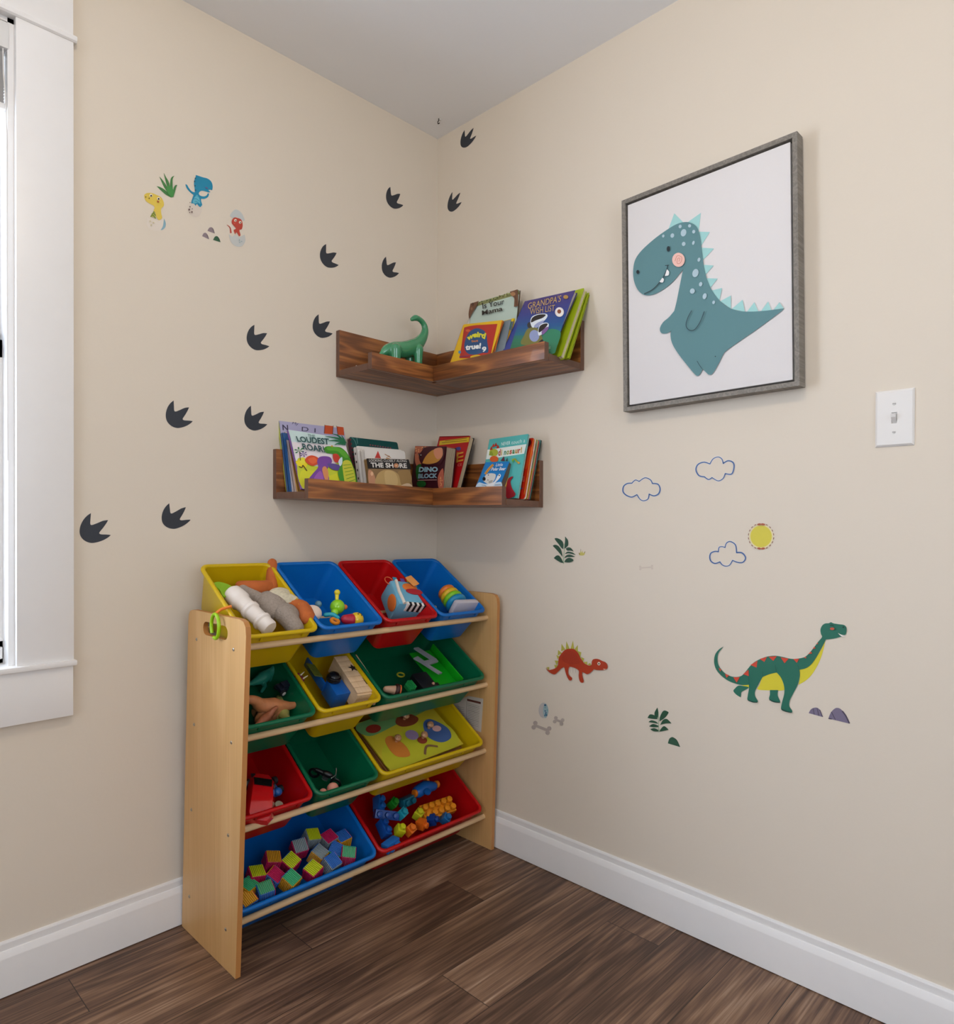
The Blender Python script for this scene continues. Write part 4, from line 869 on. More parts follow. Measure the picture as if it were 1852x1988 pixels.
def art_shore(a):
    a.poly([(1088, 567), (1509, 577), (1535, 675), (1102, 668)], '#141214').sm([(1105, 690), (1150, 700), (1180, 790), (1170, 830), (1115, 830)], '#c08a68').sm([(1190, 830), (1190, 740), (1240, 690), (1320, 680), (1400, 720), (1425, 800), (1420, 850)], '#b99a62').sm([(1270, 700), (1360, 700), (1400, 780), (1380, 850), (1290, 850)], '#c9ab74')
    a.sm([(1400, 700), (1470, 680), (1520, 700), (1535, 800), (1440, 830), (1420, 760)], '#9c7c4c').sm([(1430, 840), (1490, 815), (1535, 830), (1540, 870), (1440, 880)], '#d0b493').oval(1140, 720, 14, 20, '#e0b48e')
    a.qt('LOOKING CLOSELY ALONG', (1112, 599), (1490, 605), (1486, 580), (1112, 573), '#d8d4cc', 0.01).qt('THE SHORE', (1132, 656), (1492, 664), (1484, 616), (1126, 607), '#e6e2da', 0.03).oval(1381, 638, 25, 25, '#141214').oval(1381, 638, 23, 23, '#c98a62').oval(1381, 638, 8, 8, '#e2c09a')
book('small book with a black title band over brown stones, lower shelf', 'L', A_, (1085, 565), (1110, 815), (1508, 575), zm, 0.155, 0.013, '#8a6c46', art_shore, rnd=0.004)
def art_block(a):
    a.sm([(160, 532, 1), (340, 536, 1), (270, 580), (215, 640), (235, 740), (180, 770, 1), (158, 700)], '#b86a4c')
    random.seed(5)
    for i in range(26): a.oval(172+random.random()*120, 545+random.random()*90, 7, 9, random.choice(['#e2a06a', '#7a2424', '#3a5a54']))
    a.sm([(300, 545), (420, 535), (520, 560), (500, 700), (440, 760), (300, 760), (240, 740), (215, 650), (260, 575)], '#42121c').sm([(255, 738, 1), (300, 650), (380, 580), (490, 555, 1), (500, 640), (440, 720), (340, 748)], '#c0873a').sm([(400, 570), (490, 556), (495, 650), (440, 690), (400, 640)], '#d08a68').oval(235, 645, 16, 16, '#1a080c').oval(240, 640, 6, 6, '#e8e0d8')
    a.sm([(190, 770), (240, 750), (235, 830), (220, 920), (195, 930), (180, 850)], '#1f6228').oval(245, 985, 55, 40, '#1d5a24').sm([(445, 900), (500, 800), (515, 880), (508, 1030), (455, 1035)], '#b4604a')
    for i in range(10): a.oval(470+random.random()*30, 890+random.random()*120, 6, 8, '#e2a06a')
    a.qt('DINO', (216, 846), (448, 842), (446, 782), (224, 784), '#8fb2bc', 0.05).qt('BLOCK', (210, 922), (440, 916), (442, 860), (214, 864), '#84a2ae', 0.05).line([(205, 942), (436, 938)], 6, '#d09a94')
book('chunky dinosaur board book in the shelf corner, maroon cover with splayed pages', 'R', B_, (535, 535), (512, 1030), (160, 530), zr+0.003, 0.150, 0.046, '#3d111a', art_block, pages='#c2b49a', edge=0.0025,
     sideart=[(0.0, 1.0, 0.08+i*0.105, 0.12+i*0.105, '#8d7c64') for i in range(8)])
def art_red(a):
    a.poly([(455, 470), (811, 424), (804, 482), (447, 522)], '#d8b422')
    for i in range(2): a.line([(520-i*40, 470+i*22), (780, 437+i*26)], 6, '#6a4a14', sm=False)
    a.sm([(640, 560), (690, 540), (710, 565), (680, 585)], '#3a3a84')
    for y in (600, 645, 690): a.poly([(664, y+16), (742, y-2), (736, y+18), (660, y+36)], '#d69a34')
    a.poly([(664, 610), (684, 606), (672, 730), (654, 730)], '#d69a34').qt('CE', (672, 775), (722, 768), (724, 738), (674, 745), '#d88a7a', 0.0)
    a.line([(455, 420), (810, 412)], 8, '#7a0c10')
book('tall red book with a yellow banner behind the chunky board book', 'R', B_, (820, 410), (692, 1030), (450, 420), zr+0.002, 0.105, 0.021, '#b20f14', art_red, pages='#c9b592', side='#1c1a1e')
def art_touch(a):
    a.poly([(1028, 575), (1494, 508), (1466, 622), (1010, 692)], '#e4ebe4')
    a.qt('NEVER', (1192, 528), (1300, 512), (1304, 470), (1196, 488), '#d6ebe6', 0.01).qt('touch a', (1312, 512), (1478, 486), (1484, 440), (1318, 468), '#d6ebe6', 0.0)
    cols = ['#b23c28', '#c9a02c', '#3a8c6a', '#8f9a30', '#b8482c', '#3f8a50', '#c48f2c', '#b23c28', '#c9a02c']
    for i, ch in enumerate('dinosaur!'):
        x = 1155+i*34; y = 650-i*4.5; th_ = 80 if ch == 'd' else (70 if ch in 'i!' else 50); wd = 12 if ch in 'i!' else 28
        a.qt(ch, (x, y), (x+wd, y-4), (x+wd+5, y-4-th_), (x+6, y-th_), cols[i], 0.03)
    a.oval(1105, 610, 52, 46, '#a8b03a').sm([(1050, 640), (1075, 590), (1100, 640)], '#8a9a2c')
    for x, y in ((1075, 560), (1100, 525), (1130, 515), (1155, 540)): a.poly([(x-18, y+22), (x+4, y-26), (x+20, y+18)], '#b02c20')
    a.oval(1112, 690, 52, 38, '#cf5c26').poly([(1190, 710), (1230, 655), (1240, 715)], '#5a2434').poly([(1250, 712), (1272, 668), (1276, 715)], '#2f4a54')
    a.line([(1325, 705), (1360, 690), (1380, 715), (1410, 735)], 18, '#9aa62c').oval(1408, 735, 14, 12, '#d8963a').oval(1340, 715, 12, 10, '#4fae4a')
    a.sm([(1340, 900), (1310, 960), (1330, 1040), (1370, 1110), (1330, 1150), (1260, 1150), (1262, 1000), (1290, 920)], '#9c1a28')
book('teal touch-and-feel dinosaur book leaning at the right end of the lower shelf', 'R', B_, (1515, 385), (1380, 1110), (1050, 450), zr, 0.122, 0.0075, '#52b2ae', art_touch, side='#8fc4c0')
def art_polar(a):
    a.sm([(920, 970), (1000, 985), (1100, 975), (1192, 965), (1172, 1060), (900, 1060)], '#c4d8e6').line([(1000, 868), (1050, 800), (1098, 752)], 26, '#d89a3c').line([(1000, 868), (1050, 800), (1098, 752)], 6, '#b8742c')
    a.sm([(975, 945), (990, 905), (1020, 870), (1075, 858), (1125, 872), (1120, 920), (1095, 960), (1062, 992), (1030, 985)], '#d4d2cc').sm([(1040, 960), (1090, 940), (1070, 990)], '#a4a29c').oval(988, 926, 19, 24, '#16161a').oval(1040, 880, 7, 6, '#16161a').oval(1035, 940, 9, 5, '#6a6660')
    a.sm([(1150, 890), (1175, 865), (1190, 890), (1165, 930), (1110, 990), (1090, 1055), (1000, 1055), (1040, 990), (1110, 960)], '#e2e4e6').oval(1170, 885, 8, 8, '#4a3a34').line([(960, 1000), (1010, 1010), (1000, 1050)], 4, '#4a5a6a').line([(1120, 1000), (1190, 995)], 4, '#4a5a6a')
    a.qt('Little', (1128, 778), (1212, 772), (1218, 738), (1134, 742), '#e6eaee', 0.01, 0.2).qt('Polar Bear', (1072, 830), (1246, 824), (1254, 784), (1082, 792), '#e6eaee', 0.02, 0.2)
book('small thick board book with a white bear on blue, lower shelf right end', 'R', B_, (1285, 715), (1175, 1030), (1000, 725), zr, 0.163, 0.026, '#1c7cc2', art_polar, pages='#84705f', edge=0.0025, side='#d8b44a',
     sideart=[(0.0, 1.0, 0.15+i*0.12, 0.20+i*0.12, '#4d4038') for i in range(6)])
def art_r2(a):
    a.sm([(1545, 540), (1570, 620), (1500, 800), (1460, 760)], '#d64418').sm([(1510, 470), (1545, 455), (1552, 500), (1520, 540)], '#4a1410')
    for i in range(5): a.line([(1430, 895+i*14), (1470, 895+i*14)], 4, '#d8b0a4', sm=False)
    a.poly([(1400, 1020), (1455, 1040), (1405, 1058)], '#2f5a9a').line([(1582, 450), (1470, 1110)], 5, '#e0a83c')
book('red board book between the teal and the striped book, lower shelf right end', 'R', B_, (1592, 430), (1480, 1100), None, zr, 0.098, 0.008, '#c4260c', art_r2, pages='#e2d6c2', side='#e2d8c4', w=0.15, rnd=0.009)
def art_r3(a): a.line([(1620, 470), (1560, 800)], 10, '#8fb0b4').line([(1555, 830), (1500, 1150)], 18, '#d0982a')
book('slim book with a yellow and pale blue spine, lower shelf right end', 'R', B_, (1632, 452), (1512, 1120), None, zr, 0.080, 0.008, '#c4b34a', art_r3, pages='#d8d0c0', side='#b8443a', w=0.15, rnd=0.006)
book('thin dark green book furthest back at the right end of the lower shelf', 'R', B_, (1664, 455), (1545, 1080), None, zr, 0.069, 0.006, '#5f8f8c', None, pages='#b8b4a8', side='#12352c', w=0.15)

def art_mama(a):
    a.poly([(440, 292), (968, 134), (974, 180), (430, 335)], '#8a8f5c')
    random.seed(9)
    for i in range(40): x = 450+random.random()*510; a.oval(x, 292-(x-435)*0.296+8+random.random()*22, 9, 7, random.choice(['#4a5a2c', '#6a5a34', '#a0a46c']))
    a.sm([(436, 292, 1), (530, 262, 1), (500, 330), (455, 400), (422, 470, 1), (415, 400)], '#6e4a34').oval(462, 300, 14, 18, '#4a2e20').oval(450, 350, 12, 18, '#8a644a').sm([(880, 160, 1), (968, 132, 1), (975, 320, 1), (925, 330, 1), (930, 240), (900, 200)], '#6e4a34').oval(915, 185, 28, 22, '#a87a54').line([(940, 210), (955, 310)], 6, '#4a2e20')
    a.qt('Is Your', (576, 352), (816, 298), (816, 236), (570, 288), '#1c2028', 0.01).qt('Mama', (568, 425), (800, 372), (796, 320), (566, 372), '#2a2420', 0.02)
book('picture book with a pale leafy cover standing tallest on the upper shelf', 'R', C_, (970, 130), (940, 500), (435, 290), zu, 0.075, 0.008, '#bccfc4', art_mama, pages='#a89a84', side='#5a4a3a')
def art_wh(a):
    for i, (x0, x1) in enumerate(((555, 600), (612, 640), (660, 700), (712, 730), (745, 800))): a.line([(x0, 468-i*9), ((x0+x1)/2, 448-i*9), (x1, 462-i*9)], 6, '#a8c4d0')
    a.line([(640, 430), (640, 460)], 5, '#a8c4d0').line([(700, 418), (702, 448)], 5, '#a8c4d0').line([(720, 620), (820, 660)], 6, '#7a5444')
book('white picture book in front of the tallest book, upper shelf', 'R', C_, (970, 320), (885, 690), (410, 440), zu, 0.098, 0.006, '#e2dfda', art_wh, side='#e2dfda')
def art_w3(a): a.sm([(880, 500), (850, 600), (840, 680), (880, 650)], '#d87a1c')
w_ = book('thick book with a colourful yellow edge behind the red fact book, upper shelf', 'R', C_, (915, 448), (835, 818), None, zu, 0.128, 0.005, '#e0c014', art_w3, side='#e0c014', w=0.16)
w_ = book('thick patterned book squeezed behind the red fact book, upper shelf', 'R', C_, (880, 462), (800, 825), None, zu, 0.142, 0.013, '#77848c', None, side='#6f7c86', pages='#7e7a80', w=0.17, sideart=[(0.05, 0.25, 0.1, 0.7, '#b8447a'), (0.3, 0.45, 0.2, 0.9, '#1c6ab0'), (0.5, 0.8, 0.4, 0.9, '#d8a01c'), (0.82, 0.97, 0.1, 0.6, '#4a8a6a'), (0.55, 0.7, 0.05, 0.35, '#8fb0b8')])
def art_weird(a):
    a.sm([(366, 552), (470, 530), (600, 522), (728, 514, 1), (700, 640), (660, 830), (650, 900, 1), (300, 900, 1), (330, 720), (350, 580)], '#b2281e')
    a.sm([(480, 566), (550, 575), (600, 620), (615, 720), (625, 830), (560, 840), (480, 860), (400, 850), (358, 790), (365, 700), (410, 610)], '#184a7c').oval(398, 590, 26, 14, '#cf5c2c').oval(305, 832, 16, 18, '#4a8ab4')
    a.qt('weird', (392, 712), (588, 690), (604, 622), (384, 650), '#ddd62c', 0.05, 0.0, 34).qt('but', (440, 722), (512, 716), (514, 690), (440, 696), '#d87c2c', 0.03).qt('true!', (374, 812), (546, 792), (546, 728), (368, 750), '#eef0ee', 0.05, 0.1).qt('9', (556, 834), (604, 828), (606, 768), (556, 774), '#eef0ee', 0.04)
    a.sm([(430, 880), (500, 862), (560, 880), (540, 900), (440, 900)], '#d8b41c').line([(300, 885), (420, 872)], 6, '#5a3a74').line([(785, 480), (700, 830)], 8, '#cf6414')
book('red fact book with a broad yellow border at the front of the upper shelf', 'R', C_, (790, 470), (705, 830), (345, 520), zu, 0.158, 0.006, '#e2b410', art_weird, side='#cf6a14', rnd=0.004)
def art_gp(a):
    cols = [(0.0, '#4a3a78'), (0.3, '#33408a'), (0.52, '#1d5590'), (0.66, '#1f6a84'), (0.75, '#2c7a5e'), (1, '#1f6a4a')]
    def cl(t):
        for (t0, c0), (t1, c1) in zip(cols, cols[1:]):
            if t <= t1:
                u = (t-t0)/(t1-t0); p = [int(c0[i:i+2], 16) for i in (1, 3, 5)]; q = [int(c1[i:i+2], 16) for i in (1, 3, 5)]
                return '#%02x%02x%02x' % tuple(int(x+(y-x)*u) for x, y in zip(p, q))
    n = 16; h0 = a.h
    for i in range(n):
        t0, t1 = i/n, (i+1)/n; L0 = (1036-t0*175, 262+t0*560); L1 = (1036-t1*175, 262+t1*560); R0 = (1598-t0*250, 138+t0*715); R1 = (1598-t1*250, 138+t1*715)
        a.h = h0; a.poly([L0, R0, R1, L1], cl((t0+t1)/2))
    a.h = h0+0.0002
    a.sm([(1240, 640), (1300, 580), (1380, 575), (1440, 620), (1400, 760), (1360, 850), (1260, 760)], '#2f8060')
    a.sm([(1000, 745), (1030, 640), (1070, 570), (1140, 545), (1200, 590), (1240, 700), (1230, 745)], '#77763c').oval(1143, 650, 56, 66, '#8f9cc6').sm([(1180, 740), (1230, 690), (1250, 720), (1240, 745)], '#1c1e2a').oval(1090, 530, 26, 34, '#2a2c30')
    a.sm([(1100, 505), (1115, 440), (1180, 408), (1270, 402), (1292, 430), (1255, 480), (1190, 510), (1130, 560)], '#dfe8f0').sm([(1108, 500), (1122, 448), (1185, 415), (1270, 412), (1240, 448), (1160, 478)], '#1e1c20').sm([(1140, 545), (1180, 505), (1250, 478), (1230, 520), (1170, 560)], '#9aa4cc')
    a.sm([(1185, 600), (1205, 535), (1255, 505), (1300, 510), (1305, 545), (1270, 600), (1200, 650)], '#dfe8f0').sm([(1192, 592), (1210, 540), (1262, 514), (1296, 520), (1262, 568), (1205, 612)], '#1e1c20').sm([(1230, 600), (1290, 550), (1300, 580), (1240, 640)], '#7a5a94')
    a.qt("GRANDPA'S", (1072, 352), (1440, 268), (1452, 192), (1078, 282), '#c7a562', 0.0).qt('WISH LIST', (1098, 414), (1372, 372), (1378, 302), (1096, 348), '#c0a05c', 0.0).oval(1428, 386, 50, 54, '#e6dfd8').oval(1428, 388, 40, 43, '#efe9e4').oval(1426, 380, 22, 24, '#8a4a2c').oval(1500, 218, 28, 22, '#b08a4a').line([(1300, 790), (1330, 776)], 5, '#a0b8a0').line([(1300, 802), (1330, 792)], 5, '#a0b8a0')
book('blue and purple picture book with two badgers leaning on the upper shelf', 'R', C_, (1600, 135), (1345, 862), (1035, 260), zu-0.003, 0.155, 0.013, '#33408a', art_gp, pages='#c9bfb2', side='#3c3a70')
book('lime green hardback directly behind the badger book, upper shelf', 'R', C_, (1704, 108), (1448, 862), None, zu-0.003, 0.130, 0.016, '#a0b414', None, pages='#cfc4a4', side='#9cae12', w=0.17, rnd=0.005)
book('second lime green book, furthest right and closest to the wall on the upper shelf', 'R', C_, (1757, 162), (1535, 880), None, zu-0.003, 0.098, 0.006, '#a6b820', None, pages='#cfc4a4', side='#96a818', w=0.16)

# ------------------------------------------------------------------ glazed green dinosaur on the upper shelf
m_cer = mat('#3f8f63', 0.10, coat=0.6, vary=0.12, vscale=40)
D_ = zc(630, 540, 6.859); YD = 0.100; SCm = 0.000243
def dp(x, y, dy=0.0): v = onL(*D_(x, y), YD); return Vector((v.x, v.y+dy, v.z))
b = mb(m_cer)
pth = [(715, 1050, 14), (765, 1005, 34), (830, 965, 78), (930, 952, 104), (1060, 950, 112), (1180, 915, 108), (1268, 845, 82), (1325, 755, 58), (1338, 670, 44), (1312, 598, 38), (1262, 548, 36), (1210, 530, 42), (1165, 548, 28)]
b.limb([dp(x, y) for x, y, r_ in pth], [r_*SCm for *_, r_ in pth], 20, 5)
zt = 1.5405
for x, dy, r_ in ((900, -0.018, 0.017), (915, 0.018, 0.017), (1205, -0.017, 0.0145), (1180, 0.018, 0.0145)):
    p = dp(x, 960, dy); b.limb([p, Vector((p.x, p.y, (p.z+zt)/2)), Vector((p.x, p.y, zt+r_*0.8))], [r_*1.15, r_*0.9, r_], 16)
    for k in (-1, 0, 1): b.ball((p.x+k*0.006+0.004, p.y-0.010, zt+0.005), (0.005, 0.006, 0.005), seg=8)
b.ball(dp(1215, 512, -0.008), 0.0035, seg=10)
o = b.build('ceramic_dinosaur'); tag(o, 'glossy green ceramic long-necked dinosaur on the upper shelf', 'dinosaur figurine')
md = o.modifiers.new('remesh', 'REMESH'); md.mode = 'VOXEL'; md.voxel_size = 0.0018; md.use_smooth_shade = True
ms = o.modifiers.new('smooth', 'SMOOTH'); ms.iterations = 8; ms.factor = 0.6
# ------------------------------------------------------------------ toys in the bins (built in each bin's own axes: x right, y up the slope, z out of the opening)
def toy(bk, name, label, cat, px, py, d, group=None, rx=0, ry=0, rz=0):
    B = BINS[bk]; p = B.at(px, py, d)
    M = B.M @ Matrix.Translation(p) @ Euler((radians(rx), radians(ry), radians(rz))).to_matrix().to_4x4()
    return thing(name, label, cat, group, M)
def P_(t, name, m_, fn, smooth=40, fuzz=False):
    b = mb(m_); fn(b); return b.build(name, t, smooth)
# yellow bin: plush animal, white bottle shaped toy, link ring
m_fur = mat('#9c8f83', 0.95, bump=1.0, bscale=260, vary=0.3, vscale=220); m_or = mat('#b8602a', 0.9, bump=0.4, bscale=300, vary=0.15, vscale=60); m_wh = mat('#e6dcd2', 0.5, vary=0.05)
t = toy('y1', 'plush_animal', 'grey and orange plush animal with striped shirt lying in the yellow bin', 'plush toy', 535, 1180, 0.030)
P_(t, 'body', m_fur, lambda b: (b.ball((-0.005, 0.010, 0), (0.040, 0.050, 0.030)), b.ball((0.010, -0.040, 0.008), (0.033, 0.038, 0.026)), b.limb([(-0.03, 0.04, 0), (-0.06, 0.075, 0.005)], [0.018, 0.014]), b.limb([(0.005, -0.05, 0.01), (0.015, -0.085, 0.0)], [0.026, 0.022])))
P_(t, 'shirt', mat('#c9bfa4', 0.9, vary=0.35, vscale=120), lambda b: (b.ball((0.022, 0.030, 0.012), (0.036, 0.026, 0.024)), b.limb([(0.02, 0.02, 0.015), (0.045, 0.0, 0.015)], [0.020, 0.019])))
P_(t, 'arm', m_or, lambda b: b.limb([(0.040, -0.005, 0.014), (0.058, -0.030, 0.018), (0.050, -0.070, 0.020)], [0.015, 0.020, 0.021]))
P_(t, 'leg', m_or, lambda b: b.limb([(0.02, 0.07, 0.0), (0.045, 0.12, 0.01), (0.055, 0.155, 0.03)], [0.018, 0.017, 0.013]))
P_(t, 'leg', m_or, lambda b: b.limb([(-0.055, 0.10, 0.0), (-0.03, 0.075, 0.01), (0.01, 0.08, 0.0)], [0.013, 0.020, 0.024]))
P_(t, 'foot', mat('#ecd6c4', 0.9), lambda b: b.ball((0.088, -0.040, 0.006), (0.026, 0.024, 0.020)))
t = toy('y1', 'ribbed_bottle_toy', 'white ribbed bottle shaped toy lying over the edge of the yellow bin', 'toy', 487, 1186, 0.010, rz=14)
def bt(b):
    pr = [(0.001, -0.075), (0.018, -0.075), (0.021, -0.070), (0.0205, -0.05), (0.024, -0.046), (0.024, -0.040), (0.0205, -0.036), (0.021, -0.005), (0.0245, -0.001), (0.0245, 0.007), (0.021, 0.011), (0.022, 0.035), (0.026, 0.040), (0.026, 0.052), (0.024, 0.075), (0.018, 0.082), (0.001, 0.082)]
    b.lathe(pr, Matrix.Rotation(-pi/2, 4, 'X'))
P_(t, 'bottle_body', m_wh, bt)
P_(t, 'fin', plastic('#9ccf2a', 0.3), lambda b: b.prism(smooth_path([(-0.03, 0.07), (0.0, 0.075), (0.015, 0.10), (-0.005, 0.125), (-0.03, 0.12), (-0.022, 0.10)]), -0.002, 0.002))
ringm = plastic('#9fcf14', 0.1)
c0 = Vector((XL0-0.012, -0.243, 0.815))
t = thing('link_ring', 'lime green link ring hanging over the handle slot of the organizer', 'teething ring', None, Matrix.Translation(c0))
P_(t, 'ring', ringm, lambda b: b.tube([(0.0, 0.020*cos(a), 0.029*sin(a)) for a in [radians(-38+i*328/26) for i in range(27)]], 0.0043, 12))
P_(t, 'strap', mat('#e07a20', 0.6), lambda b: b.tube([(0.0, 0.0, 0.029), (0.012, -0.006, 0.040), (0.035, -0.012, 0.046)], 0.0035, 8))
# blue bin: chick rattle, face ball, twisty toy, clear ball
t = toy('b1', 'rattle_chick', 'lime green round rattle chick with yellow tail knob in the blue bin', 'rattle', 655, 1178, 0.030)
P_(t, 'body', mat('#8fcf1c', 0.15, coat=0.5), lambda b: (b.ball((0, 0, 0), 0.021), b.ball((-0.016, -0.016, -0.006), 0.011)))
P_(t, 'tail_knob', mat('#e2cc28', 0.2, coat=0.4), lambda b: (b.limb([(0.002, 0.015, 0.012), (0.006, 0.028, 0.022)], [0.005, 0.006]), b.ball((0.007, 0.031, 0.026), 0.0085)))
P_(t, 'beak', mat('#e0742c', 0.3), lambda b: b.ball((0.021, -0.006, 0.002), 0.0075))
t = toy('b1', 'face_ball', 'yellow ball with a smiling face and blue rim in the blue bin', 'ball', 692, 1203, 0.030)
P_(t, 'ball', mat('#e2bc24', 0.25, coat=0.4), lambda b: b.ball((0, 0, 0), 0.0205))
P_(t, 'face', mat('#1c1a14', 0.4), lambda b: [b.ball(Vector(q).normalized()*0.0200, 0.0022, seg=8) for q in ((0.2, 0.25, 1), (-0.15, 0.0, 1), (0.35, -0.25, 1), (0.45, 0.1, 0.9))])
P_(t, 'collar', mat('#b01c34', 0.4), lambda b: b.limb([(-0.034, 0.006, 0), (-0.018, 0.002, 0)], [0.013, 0.017]))
t = toy('b1', 'twisty_toy', 'small teal and orange twisting toy in the front of the blue bin', 'toy', 648, 1203, 0.030)
P_(t, 'loop', mat('#1fa0b4', 0.3), lambda b: b.limb([(-0.014, 0.022, 0), (0.0, 0.012, 0.008), (0.012, 0.002, 0.004)], [0.006, 0.006, 0.006]))
P_(t, 'disc', mat('#e0861c', 0.3), lambda b: b.tube([(0.010*cos(a), -0.006+0.010*sin(a), 0) for a in [i*pi/8 for i in range(16)]], 0.005, 8, closed=True))
t = toy('b1', 'clear_ball', 'cloudy see-through ball at the left wall of the blue bin', 'ball', 618, 1173, 0.05)
P_(t, 'ball', mat('#6f97a8', 0.15), lambda b: b.ball((0, 0, 0), 0.010))
# red bin: activity cube
t = toy('r1', 'activity_cube', 'soft light blue activity cube with coloured tags in the red bin', 'soft toy', 782, 1168, 0.040, rz=-14, rx=8)
P_(t, 'cube', mat('#6fb0cc', 0.8, bump=0.3, bscale=400), lambda b: b.box((0, 0, 0), (0.098, 0.105, 0.080), bev=0.013))
P_(t, 'dotted_piping', mat('#e6ddd0', 0.8, vary=0.2, vscale=400), lambda b: b.tube([(-0.030, -0.050, 0.041), (-0.034, 0, 0.0425), (-0.028, 0.048, 0.041)], 0.005, 8))
P_(t, 'patch', mat('#d8742c', 0.8), lambda b: (b.ball((-0.050, -0.02, 0.010), (0.004, 0.028, 0.025)), b.ball((0.012, 0.022, 0.041), (0.026, 0.018, 0.004))))
P_(t, 'patch', mat('#a81c28', 0.8), lambda b: b.ball((0.022, 0.005, 0.042), (0.030, 0.013, 0.004)))
P_(t, 'flap', mat('#e69a50', 0.8), lambda b: b.box((0.040, 0.026, 0.052), (0.028, 0.040, 0.004), Matrix.Rotation(0.5, 4, 'Z'), 0.0018))
def stripes(b):
    for i in range(8): b.use(mat('#1c1c1e' if i % 2 else '#e8e4de', 0.8)).box((-0.018+i*0.0085, -0.049, 0.028), (0.008, 0.012, 0.030), bev=0.001)
P_(t, 'striped_panel', mat('#1c1c1e', 0.8), stripes)
for c, x, y in (('#6a4a9c', 0.0, 0.056), ('#e0c41c', 0.024, 0.056), ('#2f8fae', -0.026, 0.058)): P_(t, 'tag', mat(c, 0.7), lambda b: b.box((x, y, 0.036), (0.014, 0.016, 0.003), bev=0.001))
P_(t, 'cord', mat('#d86a3c', 0.6), lambda b: b.tube([(-0.045+0.014*cos(a), 0.055+0.016*sin(a), 0.03) for a in [i*pi/8 for i in range(16)]], 0.0014, 6, closed=True))
# blue bin at the right: ring stacker
t = toy('b2', 'ring_stacker', 'rainbow ring stacker lying with its white base forward in the right blue bin', 'stacking toy', 880, 1160, 0.022, rz=-4)
P_(t, 'base', mat('#c9c4cc', 0.25, coat=0.3), lambda b: b.box((0.008, -0.052, 0.0), (0.100, 0.022, 0.056), bev=0.010))
for i, (c, r_) in enumerate((('#1c86b4', 0.037), ('#7fc424', 0.035), ('#e2b41c', 0.033), ('#e0782c', 0.030))):
    P_(t, 'stacking_ring', plastic(c, 0.05), lambda b: b.tube([(-0.010+(r_-0.010)*cos(a), -0.030+i*0.019, (r_-0.010)*sin(a)) for a in [k*pi/10 for k in range(20)]], 0.0105, 10, closed=True))
# second tier
def dino(bk, label, px, py, d, c, L, rz, ry=0):
    t = toy(bk, 'toy_dinosaur', label, 'toy dinosaur', px, py, d, 'plastic dinosaurs in the second tier', rz=rz, ry=ry); s = L/0.12
    P_(t, 'body', mat(c, 0.5, vary=0.3, vscale=60, bump=0.5, bscale=120), lambda b: (b.limb([Vector(p)*s for p in ((-0.065, 0, 0.006), (-0.035, 0, 0), (0, 0, 0), (0.028, 0, 0.006), (0.045, 0, 0.020), (0.062, 0, 0.024))], [q*s for q in (0.003, 0.009, 0.019, 0.015, 0.010, 0.008)]),
        *[b.limb([Vector((x, y, -0.005))*s, Vector((x+0.008, y*1.6, -0.020))*s, Vector((x+0.002, y*1.7, -0.036))*s], [0.009*s, 0.006*s, 0.005*s]) for x, y in ((-0.008, 0.010), (-0.008, -0.010), (0.022, 0.008), (0.022, -0.008))]))
    return t
dino('g1', 'teal plastic dinosaur at the back left of the small green bin', 510, 1316, 0.055, '#1f7a66', 0.11, 20)
dino('g1', 'orange brown plastic dinosaur with a long thin tail in the green bin', 530, 1372, 0.045, '#b8764a', 0.15, 170)
dino('g1', 'pale olive plastic dinosaur in the front of the green bin', 548, 1385, 0.060, '#9a9a54', 0.12, 70, 30)
dino('g1', 'small brown clawed plastic dinosaur at the front left of the green bin', 512, 1398, 0.045, '#9a5a3c', 0.08, 25)
def wheels(t, xs, y, z, r_, c='#dcd8d2', w=0.006):
    for x in xs:
        for s_ in (-1, 1): P_(t, 'wheel', mat('#1a1a1c', 0.6), lambda b: (b.cyl((x, s_*y-w/2, z), (x, s_*y+w/2, z), r_), b.use(mat(c, 0.4)).cyl((x, s_*(y+w/2)-0.001, z), (x, s_*(y+w/2)+0.001, z), r_*0.6)))
t = toy('g1', 'dinosaur_car', 'dark toy car with a maroon horned dinosaur head on its front', 'toy car', 556, 1334, 0.035, rz=12)
P_(t, 'chassis', mat('#1c2030', 0.4), lambda b: (b.box((0, 0, 0.004), (0.060, 0.024, 0.012), bev=0.003), b.box((-0.006, 0, 0.013), (0.030, 0.020, 0.010), bev=0.003)))
P_(t, 'horned_head', mat('#7c2c30', 0.5), lambda b: (b.ball((0.036, 0, 0.012), (0.020, 0.014, 0.011)), b.prism([(0.018, 0.0), (0.040, 0.012), (0.028, 0.04), (0.012, 0.03)], -0.002, 0.002, Matrix.Rotation(pi/2, 4, 'X')), b.use(mat('#dcd2b0', 0.5)).limb([(0.045, 0.006, 0.018), (0.058, 0.008, 0.026)], [0.003, 0.001]), b.limb([(0.045, -0.006, 0.018), (0.058, -0.008, 0.026)], [0.003, 0.001])))
wheels(t, (-0.020, 0.018), 0.013, -0.002, 0.0095)
m_ply = wood('pale_ply', [(0, '#c9a578'), (0.5, '#e0c098'), (1, '#eed4b0')], 'Y', 3, 60, 3, 0.15, 260, 0.4, 0.55, 0.05)
t = toy('y2', 'wooden_shape_crate', 'pale slatted wooden crate with star and slot cutouts in the yellow bin', 'wooden toy', 690, 1313, 0.018, rz=-3)
P_(t, 'crate_body', m_ply, lambda b: (b.box((0.0, 0.0, -0.018), (0.074, 0.150, 0.052), bev=0.001),))
